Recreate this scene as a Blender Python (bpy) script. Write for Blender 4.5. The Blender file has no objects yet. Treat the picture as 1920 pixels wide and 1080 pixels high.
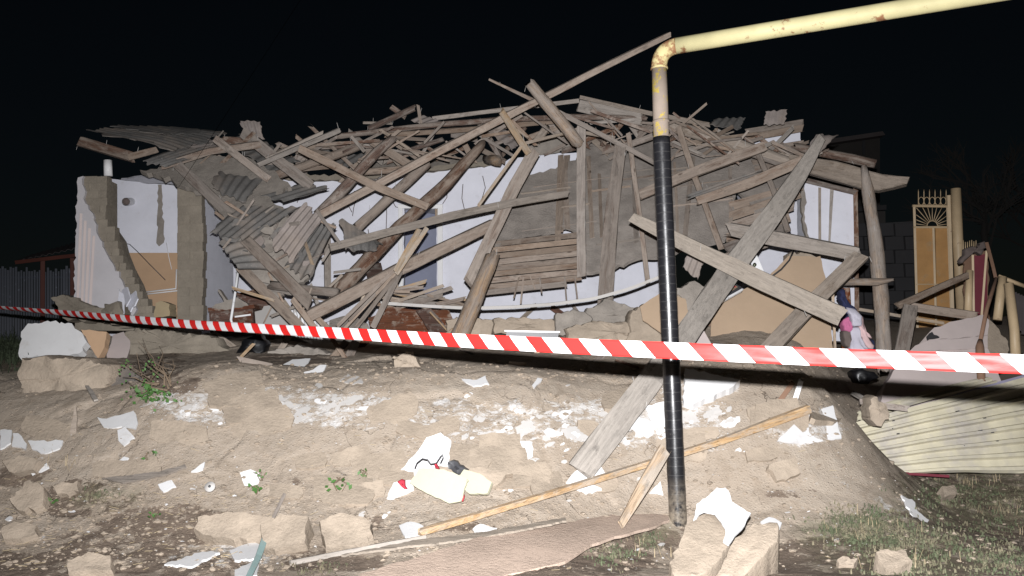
import bpy, bmesh, math, random
import numpy as np
from mathutils import Vector, Matrix, noise as mnoise

random.seed(7)
rng = np.random.default_rng(7)
scn = bpy.context.scene
COL = scn.collection

# ------------------------------------------------------------------ camera
F = 1600.0                       # focal length in photograph pixels (1920 wide)
CAMZ = 1.2
cam_d = bpy.data.cameras.new('camera')
cam_d.sensor_width = 36.0
cam_d.lens = F / 1920 * 36.0
cam_d.clip_start = 0.05
cam_d.clip_end = 2000
cam = bpy.data.objects.new('camera', cam_d)
COL.objects.link(cam)
cam.matrix_world = (Matrix.Translation((0, 0, CAMZ)) @ Matrix.Rotation(math.radians(95.5), 4, 'X')
                    @ Matrix.Rotation(math.radians(-1.5), 4, 'Z'))
scn.camera = cam
CM = cam.matrix_world.to_3x3()
CMN = np.array(CM)
CP = Vector((0, 0, CAMZ))

# ------------------------------------------------------------------ night sky
world = bpy.data.worlds.new('World')
scn.world = world
world.use_nodes = True
wn = world.node_tree
sky = wn.nodes.new('ShaderNodeTexSky')
sky.sky_type = 'NISHITA'
sky.sun_disc = False
sky.sun_elevation = math.radians(12.0)
sky.sun_rotation = math.radians(180)
wn.links.new(sky.outputs[0], wn.nodes['Background'].inputs['Color'])
wn.nodes['Background'].inputs['Strength'].default_value = 0.0008

# ------------------------------------------------------------------ the photographer's flash, the only lamp of the picture
fl = bpy.data.lights.new('camera_flash', 'SPOT')
fl.energy = 5500
fl.color = (0.985, 0.985, 1.0)
fl.spot_size = math.radians(122)
fl.spot_blend = 1.0
fl.shadow_soft_size = 0.022
flo = bpy.data.objects.new('camera_flash', fl)
COL.objects.link(flo)
flo.location = (0.0, -0.03, CAMZ + 0.20)
flo.rotation_euler = (math.radians(90), 0, math.radians(-8))

scn.view_settings.view_transform = 'Standard'
scn.view_settings.look = 'None'
scn.view_settings.exposure = 0.0
scn.view_settings.gamma = 1.0
scn.render.engine = 'CYCLES'
scn.cycles.max_bounces = 4
scn.cycles.diffuse_bounces = 2
scn.cycles.glossy_bounces = 2

# ------------------------------------------------------------------ picture -> place helpers
def ray(px, py):
    return CM @ Vector(((px - 960) / F, -(py - 540) / F, -1.0))

def at(px, py, Y):
    d = ray(px, py)
    return CP + d * (Y / d.y)

def to_px(P):
    v = CM.transposed() @ (Vector(P) - CP)
    return 960 + F * v.x / -v.z, 540 - F * v.y / -v.z

# ------------------------------------------------------------------ materials
MATS = {}
class NT:
    def __init__(s, name):
        m = bpy.data.materials.new(name)
        m.use_nodes = True
        s.m = m; s.t = m.node_tree; s.b = s.t.nodes['Principled BSDF']
        s.b.inputs['Roughness'].default_value = 0.9
        s.b.inputs['Specular IOR Level'].default_value = 0.25
        MATS[name] = m
    def n(s, typ, **kw):
        nd = s.t.nodes.new(typ)
        for k, v in kw.items(): setattr(nd, k, v)
        return nd
    def l(s, a, b): s.t.links.new(a, b)
    def val(s, sock, v):
        if hasattr(v, 'is_linked') or isinstance(v, bpy.types.NodeSocket): s.l(v, sock)
        else: sock.default_value = v
    def coords(s, scale=(1, 1, 1), rnd=True, which='Object'):
        tc = s.n('ShaderNodeTexCoord')
        mp = s.n('ShaderNodeMapping')
        s.l(tc.outputs[which], mp.inputs['Vector'])
        mp.inputs['Scale'].default_value = scale
        if rnd:
            oi = s.n('ShaderNodeObjectInfo')
            mu = s.n('ShaderNodeMath', operation='MULTIPLY'); mu.inputs[1].default_value = 91.7
            s.l(oi.outputs['Random'], mu.inputs[0])
            s.l(mu.outputs[0], mp.inputs['Location'])
        return mp.outputs[0]
    def noise(s, vec, scale, detail=4, rough=0.6, dist=0.0):
        nd = s.n('ShaderNodeTexNoise')
        s.l(vec, nd.inputs['Vector'])
        nd.inputs['Scale'].default_value = scale
        nd.inputs['Detail'].default_value = detail
        nd.inputs['Roughness'].default_value = rough
        nd.inputs['Distortion'].default_value = dist
        return nd.outputs['Fac']
    def voro(s, vec, scale, feature='F1'):
        nd = s.n('ShaderNodeTexVoronoi', feature=feature)
        s.l(vec, nd.inputs['Vector'])
        nd.inputs['Scale'].default_value = scale
        return nd.outputs['Distance']
    def ramp(s, fac, lo, hi, a=0.0, b=1.0):
        nd = s.n('ShaderNodeMapRange')
        s.l(fac, nd.inputs['Value'])
        nd.inputs['From Min'].default_value = lo; nd.inputs['From Max'].default_value = hi
        nd.inputs['To Min'].default_value = a; nd.inputs['To Max'].default_value = b
        return nd.outputs[0]
    def mix(s, fac, a, b, mode='MIX'):
        nd = s.n('ShaderNodeMix', data_type='RGBA', blend_type=mode)
        s.val(nd.inputs[0], fac)
        for i, c in ((6, a), (7, b)):
            if isinstance(c, bpy.types.NodeSocket): s.l(c, nd.inputs[i])
            else: nd.inputs[i].default_value = (*c, 1)
        return nd.outputs[2]
    def math(s, op, a, b=0.0):
        nd = s.n('ShaderNodeMath', operation=op)
        s.val(nd.inputs[0], a); s.val(nd.inputs[1], b)
        nd.use_clamp = op in ('ADD',)
        return nd.outputs[0]
    def attr(s, name):
        nd = s.n('ShaderNodeAttribute'); nd.attribute_name = name
        return nd.outputs['Fac']
    def nz(s):
        g = s.n('ShaderNodeNewGeometry'); x = s.n('ShaderNodeSeparateXYZ')
        s.l(g.outputs['Normal'], x.inputs[0])
        return x.outputs['Z']
    def bump(s, h, strength=0.4, dist=0.01):
        nd = s.n('ShaderNodeBump')
        nd.inputs['Strength'].default_value = strength
        nd.inputs['Distance'].default_value = dist
        s.l(h, nd.inputs['Height'])
        s.l(nd.outputs[0], s.b.inputs['Normal'])
    def col(s, c):
        if isinstance(c, bpy.types.NodeSocket): s.l(c, s.b.inputs['Base Color'])
        else: s.b.inputs['Base Color'].default_value = (*c, 1)
    def rough(s, r): s.val(s.b.inputs['Roughness'], r)

DUST = (0.285, 0.234, 0.195)

def wood(name, c1, c2, dust=0.5, dustcol=DUST):
    s = NT(name)
    v = s.coords((0.7, 8, 8))
    g = s.noise(v, 3.0, 7, 0.72, 0.8)
    fine = s.noise(s.coords((2.2, 55, 55)), 2.0, 4, 0.65)
    c = s.mix(s.ramp(g, 0.32, 0.66), c1, c2)
    c = s.mix(s.ramp(fine, 0.50, 0.66, 0, 0.75), c, tuple(x * 0.30 for x in c1))
    blot = s.noise(s.coords((0.55, 3.2, 3.2)), 3.6, 8, 0.70, 0.5)
    d = s.ramp(blot, 0.60 - dust * 0.36, 0.72 - dust * 0.36)
    up = s.ramp(s.nz(), 0.0, 0.8, 0.0, 0.6)
    d = s.math('ADD', s.math('MULTIPLY', d, 0.82), s.math('MULTIPLY', up, dust))
    dc = s.mix(s.ramp(s.noise(s.coords((0.35, 5, 5)), 7, 5, 0.7), 0.3, 0.7), tuple(x * 0.66 for x in dustcol), tuple(x * 1.15 for x in dustcol))
    c = s.mix(d, c, dc)
    bl2 = s.ramp(s.noise(s.coords((1, 1, 1)), 6.5, 7, 0.7), 0.52, 0.62, 0, 0.75)
    c = s.mix(bl2, c, tuple(x * 1.02 for x in dustcol))
    st = s.ramp(s.noise(s.coords((1.6, 5, 5)), 2.6, 7, 0.75), 0.56, 0.68, 0, 0.75)
    c = s.mix(st, c, tuple(x * 0.38 for x in dustcol))
    kn = s.ramp(s.voro(s.coords((0.9, 2.4, 2.4)), 2.2), 0.03, 0.09, 0.85, 0)
    c = s.mix(kn, c, tuple(x * 0.4 for x in c1))
    oi = s.n('ShaderNodeObjectInfo')
    hs = s.n('ShaderNodeHueSaturation')
    s.l(s.ramp(oi.outputs['Random'], 0, 1, 0.72, 1.22), hs.inputs['Value'])
    rr = s.math('FRACT', s.math('MULTIPLY', oi.outputs['Random'], 7.31))
    s.l(s.ramp(rr, 0, 1, 0.7, 1.25), hs.inputs['Saturation'])
    s.l(c, hs.inputs['Color'])
    s.col(hs.outputs[0])
    s.bump(s.math('ADD', s.math('MULTIPLY', g, 0.6), s.math('MULTIPLY', fine, 0.4)), 0.8, 0.016)
    return s.m

wood('dusty', (0.13, 0.088, 0.065), (0.255, 0.19, 0.15), 0.62)
wood('grey', (0.125, 0.098, 0.078), (0.26, 0.215, 0.175), 0.66, (0.305, 0.262, 0.225))
wood('pale', (0.20, 0.17, 0.14), (0.34, 0.30, 0.26), 0.75, (0.385, 0.335, 0.285))
wood('brown', (0.075, 0.042, 0.030), (0.17, 0.10, 0.07), 0.42)
wood('fresh', (0.28, 0.185, 0.11), (0.43, 0.315, 0.205), 0.42, (0.34, 0.29, 0.24))
wood('barklog', (0.16, 0.10, 0.065), (0.42, 0.29, 0.18), 0.42)
wood('veneer', (0.085, 0.030, 0.016), (0.14, 0.055, 0.030), 0.12)

def clay(name, base, lo=0.75, hi=1.12, scale=5.0):
    s = NT(name)
    v = s.coords()
    n1 = s.noise(v, scale, 7, 0.68)
    n2 = s.noise(v, 38, 5, 0.7)
    c = s.mix(s.ramp(n1, 0.3, 0.7), tuple(x * lo for x in base), tuple(x * hi for x in base))
    c = s.mix(s.ramp(n2, 0.55, 0.75, 0, 0.5), c, tuple(x * 0.62 for x in base))
    sp = s.voro(v, 46)
    c = s.mix(s.ramp(sp, 0.0, 0.13, 0.55, 0), c, tuple(min(1, x * 1.35) for x in base))
    s.col(c)
    s.bump(s.math('ADD', n2, s.math('MULTIPLY', n1, 0.8)), 0.6, 0.02)
    return s.m

clay('adobe', (0.335, 0.275, 0.215), 0.78, 1.1)
clay('adobe_wall', (0.228, 0.197, 0.158), 0.8, 1.12, 4.0)
clay('mud', (0.345, 0.305, 0.272), 0.62, 1.12, 3.5)
clay('greymud', (0.27, 0.24, 0.21))

def plaster(name, base, dirt=(0.40, 0.34, 0.28), amount=0.35, rough=0.85):
    s = NT(name)
    v = s.coords()
    n1 = s.noise(v, 2.2, 6, 0.65)
    n2 = s.noise(v, 24, 5, 0.7)
    c = s.mix(s.ramp(n1, 0.35, 0.7), base, tuple(x * 0.88 for x in base))
    c = s.mix(s.ramp(n2, 0.62, 0.85, 0, amount), c, dirt)
    d = s.ramp(s.noise(s.coords((1, 1, 0.35)), 5.5, 7, 0.72), 0.58, 0.78, 0, amount)
    c = s.mix(d, c, dirt)
    s.col(c); s.rough(rough)
    s.bump(n2, 0.25, 0.006)
    return s.m

plaster('whitewash', (0.70, 0.70, 0.765), (0.36, 0.32, 0.29), 0.38)
plaster('whiteflake', (0.62, 0.615, 0.615), (0.36, 0.31, 0.26), 0.5)
plaster('dustyflake', (0.46, 0.44, 0.42), (0.30, 0.25, 0.20), 0.9)
plaster('tanpaint', (0.47, 0.315, 0.20), (0.36, 0.26, 0.18), 0.3)
plaster('pinkrender', (0.52, 0.445, 0.425), (0.45, 0.42, 0.42), 0.3)
plaster('greyrender', (0.46, 0.44, 0.455), (0.40, 0.34, 0.31), 0.5)
plaster('bluepaint', (0.34, 0.36, 0.47), (0.22, 0.22, 0.27), 0.5)
plaster('fibreboard', (0.40, 0.295, 0.205), (0.40, 0.32, 0.25), 0.4)
clay('plywood', (0.46, 0.355, 0.285), 0.72, 1.08, 2.2)
plaster('whitepaint', (0.72, 0.71, 0.71), (0.40, 0.36, 0.33), 0.45, 0.5)
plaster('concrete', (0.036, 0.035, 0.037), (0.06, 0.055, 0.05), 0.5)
plaster('paper', (0.42, 0.405, 0.30), (0.32, 0.30, 0.22), 0.35, 0.7)

def asbestos(name, base, light):
    s = NT(name)
    v = s.coords()
    n1 = s.noise(v, 3.2, 6, 0.7)
    n2 = s.noise(v, 55, 4, 0.75)
    c = s.mix(s.ramp(n1, 0.35, 0.65), base, tuple(x * 1.5 for x in base))
    c = s.mix(s.ramp(n2, 0.60, 0.68, 0, 0.75), c, light)
    c = s.mix(s.ramp(s.noise(v, 1.9, 5), 0.48, 0.7, 0, 0.75), c, DUST)
    s.col(c)
    s.bump(n2, 0.5, 0.006)
    return s.m
asbestos('slate', (0.105, 0.10, 0.095), (0.34, 0.32, 0.30))
asbestos('slate_light', (0.22, 0.19, 0.175), (0.42, 0.38, 0.35))

def paint(name, c, rough=0.45, wear=None, wlo=0.6, whi=0.68, metallic=0.0, spec=0.4, scale=9):
    s = NT(name)
    v = s.coords()
    n1 = s.noise(v, 4, 5)
    cc = s.mix(s.ramp(n1, 0.35, 0.7), c, tuple(x * 0.82 for x in c))
    if wear:
        w = s.ramp(s.noise(v, scale, 8, 0.72), wlo, whi)
        wc = s.mix(s.noise(v, 40, 3), tuple(x * 0.6 for x in wear), tuple(x * 1.3 for x in wear))
        cc = s.mix(w, cc, wc)
    s.col(cc); s.rough(rough)
    s.b.inputs['Metallic'].default_value = metallic
    s.b.inputs['Specular IOR Level'].default_value = spec
    s.bump(s.noise(v, 30, 4), 0.15, 0.004)
    return s.m
paint('yellowpipe', (0.41, 0.37, 0.205), 0.6, (0.20, 0.10, 0.05), 0.585, 0.64, scale=6, spec=.2)
paint('riserpaint', (0.24, 0.195, 0.16), 0.8, (0.33, 0.25, 0.06), 0.54, 0.60, scale=13, spec=.15)
paint('elbowrust', (0.42, 0.36, 0.18), 0.7, (0.20, 0.10, 0.05), 0.47, 0.56, spec=.2)
paint('rustmetal', (0.20, 0.115, 0.075), 0.8, (0.10, 0.06, 0.045))
paint('creammetal', (0.57, 0.525, 0.395), 0.5, (0.40, 0.37, 0.33), 0.48, 0.68, scale=2.5)
paint('maroon', (0.17, 0.035, 0.05), 0.5)
paint('violet', (0.38, 0.36, 0.48), 0.5)
paint('gatepaint', (0.52, 0.29, 0.115), 0.5, (0.42, 0.30, 0.18), 0.55, 0.7, scale=3)
paint('gateframe', (0.56, 0.42, 0.26), 0.5, (0.25, 0.15, 0.09), 0.62, 0.7)
paint('redwood', (0.10, 0.028, 0.018), 0.7)
paint('rooftin', (0.10, 0.085, 0.085), 0.6)
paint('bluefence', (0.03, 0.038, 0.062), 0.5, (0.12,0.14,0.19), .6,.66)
paint('plasticwhite', (0.78, 0.78, 0.79), 0.35, (0.4, 0.36, 0.33), 0.58, 0.72)
paint('blackbag', (0.006, 0.006, 0.007), 0.35)
paint('darkmetal', (0.05, 0.05, 0.055), 0.4)
paint('greenrod', (0.25, 0.36, 0.35), 0.6, (0.35, 0.33, 0.28), 0.55, 0.65)
paint('navycloth', (0.02, 0.025, 0.07), 0.95)
paint('pinkcloth', (0.46, 0.13, 0.25), 0.95)
paint('palecloth', (0.50, 0.48, 0.55), 0.95)
paint('rosecloth', (0.60, 0.42, 0.42), 0.95)
paint('browncloth', (0.14, 0.11, 0.10), 0.95)
paint('redcloth', (0.42, 0.03, 0.05), 0.9)
paint('knobmetal', (0.12, 0.13, 0.09), 0.3, metallic=0.6)
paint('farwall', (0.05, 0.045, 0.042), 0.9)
paint('bark', (0.006, 0.0045, 0.0035), 0.95)
paint('twig', (0.15, 0.11, 0.075), 0.95)
paint('straw', (0.34, 0.27, 0.17), 0.95)
paint('leaf', (0.055, 0.13, 0.03), 0.6)
paint('grass', (0.072, 0.085, 0.045), 0.85, (0.17, 0.145, 0.095), 0.46, 0.6, scale=4)
paint('darkgrass', (0.02, 0.028, 0.012), 0.8)

def mk_tape_wrap():
    s = NT('blackwrap')
    v = s.coords((1, 1, 1), False)
    w = s.n('ShaderNodeTexWave', wave_type='BANDS', bands_direction='Z', wave_profile='SAW')
    s.l(v, w.inputs['Vector'])
    w.inputs['Scale'].default_value = 4.6; w.inputs['Distortion'].default_value = 1.2; w.inputs['Detail'].default_value = 2
    w.inputs['Detail Scale'].default_value = 1.2
    n = s.noise(v, 60, 4)
    dirt = s.attr('dirt')
    edge = s.ramp(w.outputs['Fac'], 0.92, 1.0, 0, 0.35)
    c = s.mix(edge, (0.011, 0.011, 0.013), (0.14, 0.135, 0.13))
    c = s.mix(s.ramp(s.noise(v, 45, 5, 0.75), 0.64, 0.72, 0, 0.4), c, (0.16, 0.14, 0.12))
    dm = s.math('MULTIPLY', dirt, s.ramp(s.noise(v, 11, 6, 0.7), 0.38, 0.55))
    c = s.mix(dm, c, (0.30, 0.25, 0.19))
    s.col(c)
    s.rough(s.ramp(n, 0.3, 0.8, 0.26, 0.42))
    s.b.inputs['Specular IOR Level'].default_value = 0.55
    s.bump(s.math('ADD', w.outputs['Fac'], s.math('MULTIPLY', n, 0.15)), 0.35, 0.006)
mk_tape_wrap()

def mk_barrier():
    s = NT('barrier')
    uv = s.n('ShaderNodeTexCoord').outputs['UV']
    sx = s.n('ShaderNodeSeparateXYZ'); s.l(uv, sx.inputs[0])
    a = s.math('SUBTRACT', sx.outputs['X'], s.math('MULTIPLY', sx.outputs['Y'], -1.0))
    f = s.math('FRACT', s.math('DIVIDE', a, 0.223))
    m = s.ramp(f, 0.495, 0.505)
    cr = s.noise(s.coords((2, 14, 14), False), 2.5, 3)
    c = s.mix(m, (0.60, 0.022, 0.020), (0.72, 0.72, 0.74))
    s.col(c); s.rough(0.38)
    s.b.inputs['Specular IOR Level'].default_value = 0.08
    s.bump(cr, 0.12, 0.004)
mk_barrier()

def mk_ground():
    s = NT('earth')
    v = s.coords((1, 1, 1), False)
    n1 = s.noise(v, 1.6, 8, 0.66)
    n2 = s.noise(v, 11, 7, 0.7)
    n3 = s.noise(v, 70, 4, 0.7)
    clayc = s.mix(s.ramp(n1, 0.3, 0.72), (0.295, 0.24, 0.188), (0.365, 0.308, 0.25))
    clayc = s.mix(s.ramp(n2, 0.5, 0.75, 0, 0.55), clayc, (0.36, 0.312, 0.262))
    clayc = s.mix(s.ramp(n3, 0.60, 0.76, 0, 0.35), clayc, (0.19, 0.15, 0.112))
    sp = s.voro(v, 17)
    clayc = s.mix(s.math('MULTIPLY', s.ramp(sp, 0.06, 0.16, 0.75, 0), s.ramp(n2, 0.45, 0.6)), clayc, (0.19, 0.145, 0.105))
    sp2 = s.voro(v, 33)
    clayc = s.mix(s.math('MULTIPLY', s.ramp(sp2, 0.05, 0.14, 0.8, 0), s.ramp(n1, 0.42, 0.55)), clayc, (0.42, 0.38, 0.335))
    n5 = s.noise(s.coords((1, 1, 1.8), False), 4.6, 9, 0.78, 0.8)
    clayc = s.mix(s.ramp(n5, 0.50, 0.60, 0, 0.5), clayc, (0.23, 0.182, 0.137))
    clayc = s.mix(s.ramp(n5, 0.38, 0.30, 0, 0.5), clayc, (0.375, 0.335, 0.29))
    straw = s.noise(s.coords((60, 9, 9), False), 2.0, 2, 0.6, 1.5)
    clayc = s.mix(s.ramp(straw, 0.70, 0.76, 0, 0.4), clayc, (0.37, 0.31, 0.24))
    # fine cracks
    vv = s.n('ShaderNodeTexVoronoi', feature='DISTANCE_TO_EDGE')
    dv = s.n('ShaderNodeVectorMath', operation='ADD')
    nc = s.n('ShaderNodeTexNoise'); s.l(v, nc.inputs['Vector']); nc.inputs['Scale'].default_value = 3.5; nc.inputs['Detail'].default_value = 5
    sc = s.n('ShaderNodeVectorMath', operation='SCALE'); s.l(nc.outputs['Color'], sc.inputs[0]); sc.inputs['Scale'].default_value = 0.55
    s.l(v, dv.inputs[0]); s.l(sc.outputs[0], dv.inputs[1]); s.l(dv.outputs[0], vv.inputs['Vector'])
    vv.inputs['Scale'].default_value = 2.6
    crack = s.ramp(vv.outputs['Distance'], 0.0, 0.012, 1, 0)
    crack = s.math('MULTIPLY', crack, s.ramp(s.noise(v, 1.3, 3), 0.5, 0.62))
    clayc = s.mix(s.math('MULTIPLY', crack, 0.85), clayc, (0.085, 0.062, 0.045))
    # lime wash and crushed plaster in the debris
    lime = s.attr('lime')
    ls = s.noise(s.coords((1.0, 1.0, 2.2), False), 7.5, 9, 0.74, 0.5)
    lm = s.ramp(s.math('ADD', s.math('MULTIPLY', lime, 0.24), ls), 0.70, 0.78)
    lm = s.math('MULTIPLY', lm, s.ramp(lime, 0.05, 0.3))
    limec = s.mix(s.ramp(s.noise(v, 20, 6, 0.75), 0.42, 0.62), (0.53, 0.515, 0.50), (0.36, 0.315, 0.27))
    c = s.mix(lm, clayc, limec)
    # damp topsoil
    soil = s.attr('soil')
    sm = s.ramp(s.math('ADD', s.math('MULTIPLY', soil, 0.31), s.noise(v, 4.2, 11, 0.74, 0.4)), 0.735, 0.765)
    soilc = s.mix(s.ramp(n2, 0.3, 0.7), (0.11, 0.082, 0.062), (0.20, 0.155, 0.12))
    soilc = s.mix(s.ramp(n3, 0.6, 0.72, 0, 0.6), soilc, (0.24, 0.19, 0.145))
    c = s.mix(sm, c, soilc)
    green = s.math('MULTIPLY', s.attr('green'), s.ramp(n2, 0.38, 0.6))
    c = s.mix(s.math('MULTIPLY', green, 0.65), c, (0.085, 0.095, 0.045))
    s.col(c); s.rough(0.95)
    h = s.math('ADD', s.math('MULTIPLY', n2, 0.35), s.math('MULTIPLY', n3, 0.5))
    h = s.math('ADD', h, s.math('MULTIPLY', s.ramp(s.voro(v, 42), 0.0, 0.4, 1, 0), 0.3))
    h = s.math('SUBTRACT', h, s.math('MULTIPLY', crack, 0.5))
    s.bump(h, 0.85, 0.016)
mk_ground()

# ------------------------------------------------------------------ object helpers
def tag(o, label=None, cat=None, group=None, kind=None):
    if label: o['label'] = label
    if cat: o['category'] = cat
    if group: o['group'] = group
    if kind: o['kind'] = kind
    return o

def mesh_obj(name, verts, faces, mat, parent=None, M=None, smooth=False, uvs=None):
    me = bpy.data.meshes.new(name)
    me.from_pydata([tuple(v) for v in verts], [], faces)
    me.materials.append(MATS[mat])
    if smooth: me.polygons.foreach_set('use_smooth', [True] * len(me.polygons))
    o = bpy.data.objects.new(name, me)
    COL.objects.link(o)
    if M is not None: o.matrix_world = M
    if parent is not None:
        o.parent = parent
        o.matrix_parent_inverse = parent.matrix_world.inverted()
    return o

def empty(name, loc, label, cat, group=None):
    o = bpy.data.objects.new(name, None)
    o.empty_display_size = 0.1
    COL.objects.link(o)
    o.matrix_world = Matrix.Translation(loc)
    return tag(o, label, cat, group)

def ragged(poly, amp, step):
    out = []
    n = len(poly)
    for i in range(n):
        a = np.array(poly[i], float); b = np.array(poly[(i + 1) % n], float)
        L = np.hypot(*(b[:2] - a[:2])); k = max(1, int(L / step))
        for j in range(k):
            p = a + (b - a) * j / k
            if j or amp > 1.5:
                p[:2] += rng.normal(0, amp, 2) * (1 if j else 0.4)
            out.append(tuple(p))
    return out

def plane3(a, b, c):
    n = (b - a).cross(c - a).normalized()
    if n.dot(CP - a) < 0: n = -n
    return a, n

def hit(px, py, pl):
    d = ray(px, py)
    t = (pl[0] - CP).dot(pl[1]) / d.dot(pl[1])
    return CP + d * t

def basis(n, up=Vector((0, 0, 1))):
    if abs(n.dot(up)) > 0.95: up = Vector((0, 1, 0))
    x = up.cross(n).normalized(); y = n.cross(x).normalized()
    return x, y

def slab_pts(name, pts, n, th, mat, parent=None, bevel=0.0, dome=0.0):
    """solid plate: world outline pts, front normal n, thickness th behind the front"""
    c = sum(pts, Vector()) / len(pts)
    x, y = basis(n)
    M = Matrix(((x.x, y.x, n.x, c.x), (x.y, y.y, n.y, c.y), (x.z, y.z, n.z, c.z), (0, 0, 0, 1)))
    Mi = M.inverted()
    loc = [Mi @ p for p in pts]
    bm = bmesh.new()
    fv = [bm.verts.new((p.x, p.y, 0)) for p in loc]
    bv = [bm.verts.new((p.x, p.y, -th)) for p in loc]
    N = len(loc)
    try:
        f1 = bm.faces.new(fv); f2 = bm.faces.new(bv[::-1])
    except Exception:
        bm.free(); return None
    for i in range(N):
        bm.faces.new((fv[i], bv[i], bv[(i + 1) % N], fv[(i + 1) % N]))
    f1.normal_update()
    if f1.normal.z < 0: bmesh.ops.reverse_faces(bm, faces=bm.faces[:])
    bmesh.ops.triangulate(bm, faces=[f for f in bm.faces if len(f.verts) > 4])
    me = bpy.data.meshes.new(name)
    bm.to_mesh(me); bm.free()
    me.materials.append(MATS[mat])
    o = bpy.data.objects.new(name, me)
    COL.objects.link(o)
    o.matrix_world = M
    if parent is not None:
        o.parent = parent
        o.matrix_parent_inverse = parent.matrix_world.inverted()
    return o

def slab(name, poly, Y, th, mat, parent=None, rag=0.0, step=8, pl=None):
    """poly in picture pixels on the plane y=Y (or plane pl)"""
    if pl is None: pl = (Vector((0, Y, 0)), Vector((0, -1, 0)))
    if rag: poly = ragged(poly, rag, step)
    return slab_pts(name, [hit(p[0], p[1], pl) for p in poly], pl[1], th, mat, parent)

def beam(name, pts, w, mat, th=None, rnd=False, parent=None, roll=0.0, broken=0.5, jit=0.05, taper=1.0, world=None):
    """pts: (px,py,Y[,w_px]); w in pixels; board, squared timber or round log along a path"""
    if world: P = [Vector(p) for p in world]; W = [w] * len(P)
    else:
        P = [at(p[0], p[1], p[2]) for p in pts]
        W = [(p[3] if len(p) > 3 else w) * p[2] / F for p in pts]
    if taper != 1.0: W = [a * (1 + (taper - 1) * i / (len(W) - 1)) for i, a in enumerate(W)]
    L = sum((P[i + 1] - P[i]).length for i in range(len(P) - 1))
    ax = (P[-1] - P[0]).normalized()
    view = (CP - P[0]).normalized()
    wd = ax.cross(view).normalized(); td = wd.cross(ax).normalized()
    if td.dot(view) < 0: td = -td; wd = -wd
    if roll:
        R = Matrix.Rotation(math.radians(roll), 3, ax); wd = R @ wd; td = R @ td
    M = Matrix(((ax.x, wd.x, td.x, P[0].x), (ax.y, wd.y, td.y, P[0].y), (ax.z, wd.z, td.z, P[0].z), (0, 0, 0, 1)))
    if M.determinant() < 0:
        wd = -wd
        M = Matrix(((ax.x, wd.x, td.x, P[0].x), (ax.y, wd.y, td.y, P[0].y), (ax.z, wd.z, td.z, P[0].z), (0, 0, 0, 1)))
    Mi = M.inverted()
    Q = [Mi @ p for p in P]
    segs = max(3, min(40, int(L / 0.14)))
    xs = [q.x for q in Q]
    rings = []
    seed = random.random() * 100
    k = 10 if rnd else 8
    verts = []
    for i in range(segs + 1):
        x = xs[0] + (xs[-1] - xs[0]) * i / segs
        yy = float(np.interp(x, xs, [q.y for q in Q])); zz = float(np.interp(x, xs, [q.z for q in Q])); ww = float(np.interp(x, xs, W))
        t = th if th is not None else ww * 0.85
        for j in range(k):
            if rnd:
                a = 2 * math.pi * j / k
                nn = mnoise.noise(Vector((x * 3 + seed, math.cos(a) * 1.2, math.sin(a) * 1.2)))
                r = ww / 2 * (1 + 0.22 * nn)
                v = [x, yy + r * math.cos(a), zz + r * math.sin(a) - ww / 2]
            else:
                hw, ht = ww / 2, t
                bv = min(hw, ht / 2) * 0.16
                sec = [(-hw, -bv), (-hw + bv, 0), (hw - bv, 0), (hw, -bv), (hw, -ht + bv), (hw - bv, -ht), (-hw + bv, -ht), (-hw, -ht + bv)]
                n1 = mnoise.noise(Vector((x * 2.2 + seed, j * 0.9, 3.1)))
                n2 = mnoise.noise(Vector((x * 1.1 + seed, 7.7, 0)))
                v = [x, yy + sec[j][0] * (1 + jit * 2.2 * n1) + hw * jit * 1.5 * n2, zz + sec[j][1] + t * jit * n1]
            if i in (0, segs):
                v[0] += (-1 if i == 0 else 1) * random.uniform(-1, 1) * broken * min(ww, 0.16)
            verts.append(v)
    faces = []
    for i in range(segs):
        for j in range(k):
            a = i * k + j; b = i * k + (j + 1) % k
            faces.append((a, b, b + k, a + k))
    faces.append(tuple(range(k))[::-1]); faces.append(tuple(range(segs * k, segs * k + k)))
    o = mesh_obj(name, verts, faces, mat, parent, M, smooth=rnd)
    bm = bmesh.new(); bm.from_mesh(o.data); bmesh.ops.recalc_face_normals(bm, faces=bm.faces[:]); bm.to_mesh(o.data); bm.free()
    return o

def tube(name, P, r, mat, parent=None, k=10, M=None, closed=False, cap=True):
    P = [Vector(p) for p in P]
    R = r if isinstance(r, (list, tuple)) else [r] * len(P)
    o0 = P[0].copy()
    verts = []; faces = []
    n = len(P)
    prev = None
    for i in range(n):
        if closed: t = (P[(i + 1) % n] - P[i - 1]).normalized()
        else: t = (P[min(i + 1, n - 1)] - P[max(i - 1, 0)]).normalized()
        if prev is None:
            a = Vector((0, 0, 1)) if abs(t.z) < 0.9 else Vector((1, 0, 0))
            u = a.cross(t).normalized()
        else:
            u = (prev - t * prev.dot(t)).normalized()
        prev = u; v = t.cross(u)
        for j in range(k):
            an = 2 * math.pi * j / k
            verts.append(P[i] - o0 + (u * math.cos(an) + v * math.sin(an)) * R[i])
    for i in range(n if closed else n - 1):
        for j in range(k):
            a = i * k + j; b = i * k + (j + 1) % k
            c = ((i + 1) % n) * k + (j + 1) % k; d = ((i + 1) % n) * k + j
            faces.append((a, b, c, d))
    if cap and not closed:
        faces.append(tuple(range(k))[::-1]); faces.append(tuple(range((n - 1) * k, n * k)))
    o = mesh_obj(name, verts, faces, mat, None, Matrix.Translation(o0), smooth=True)
    if parent is not None:
        o.parent = parent; o.matrix_parent_inverse = parent.matrix_world.inverted()
    return o

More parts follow.
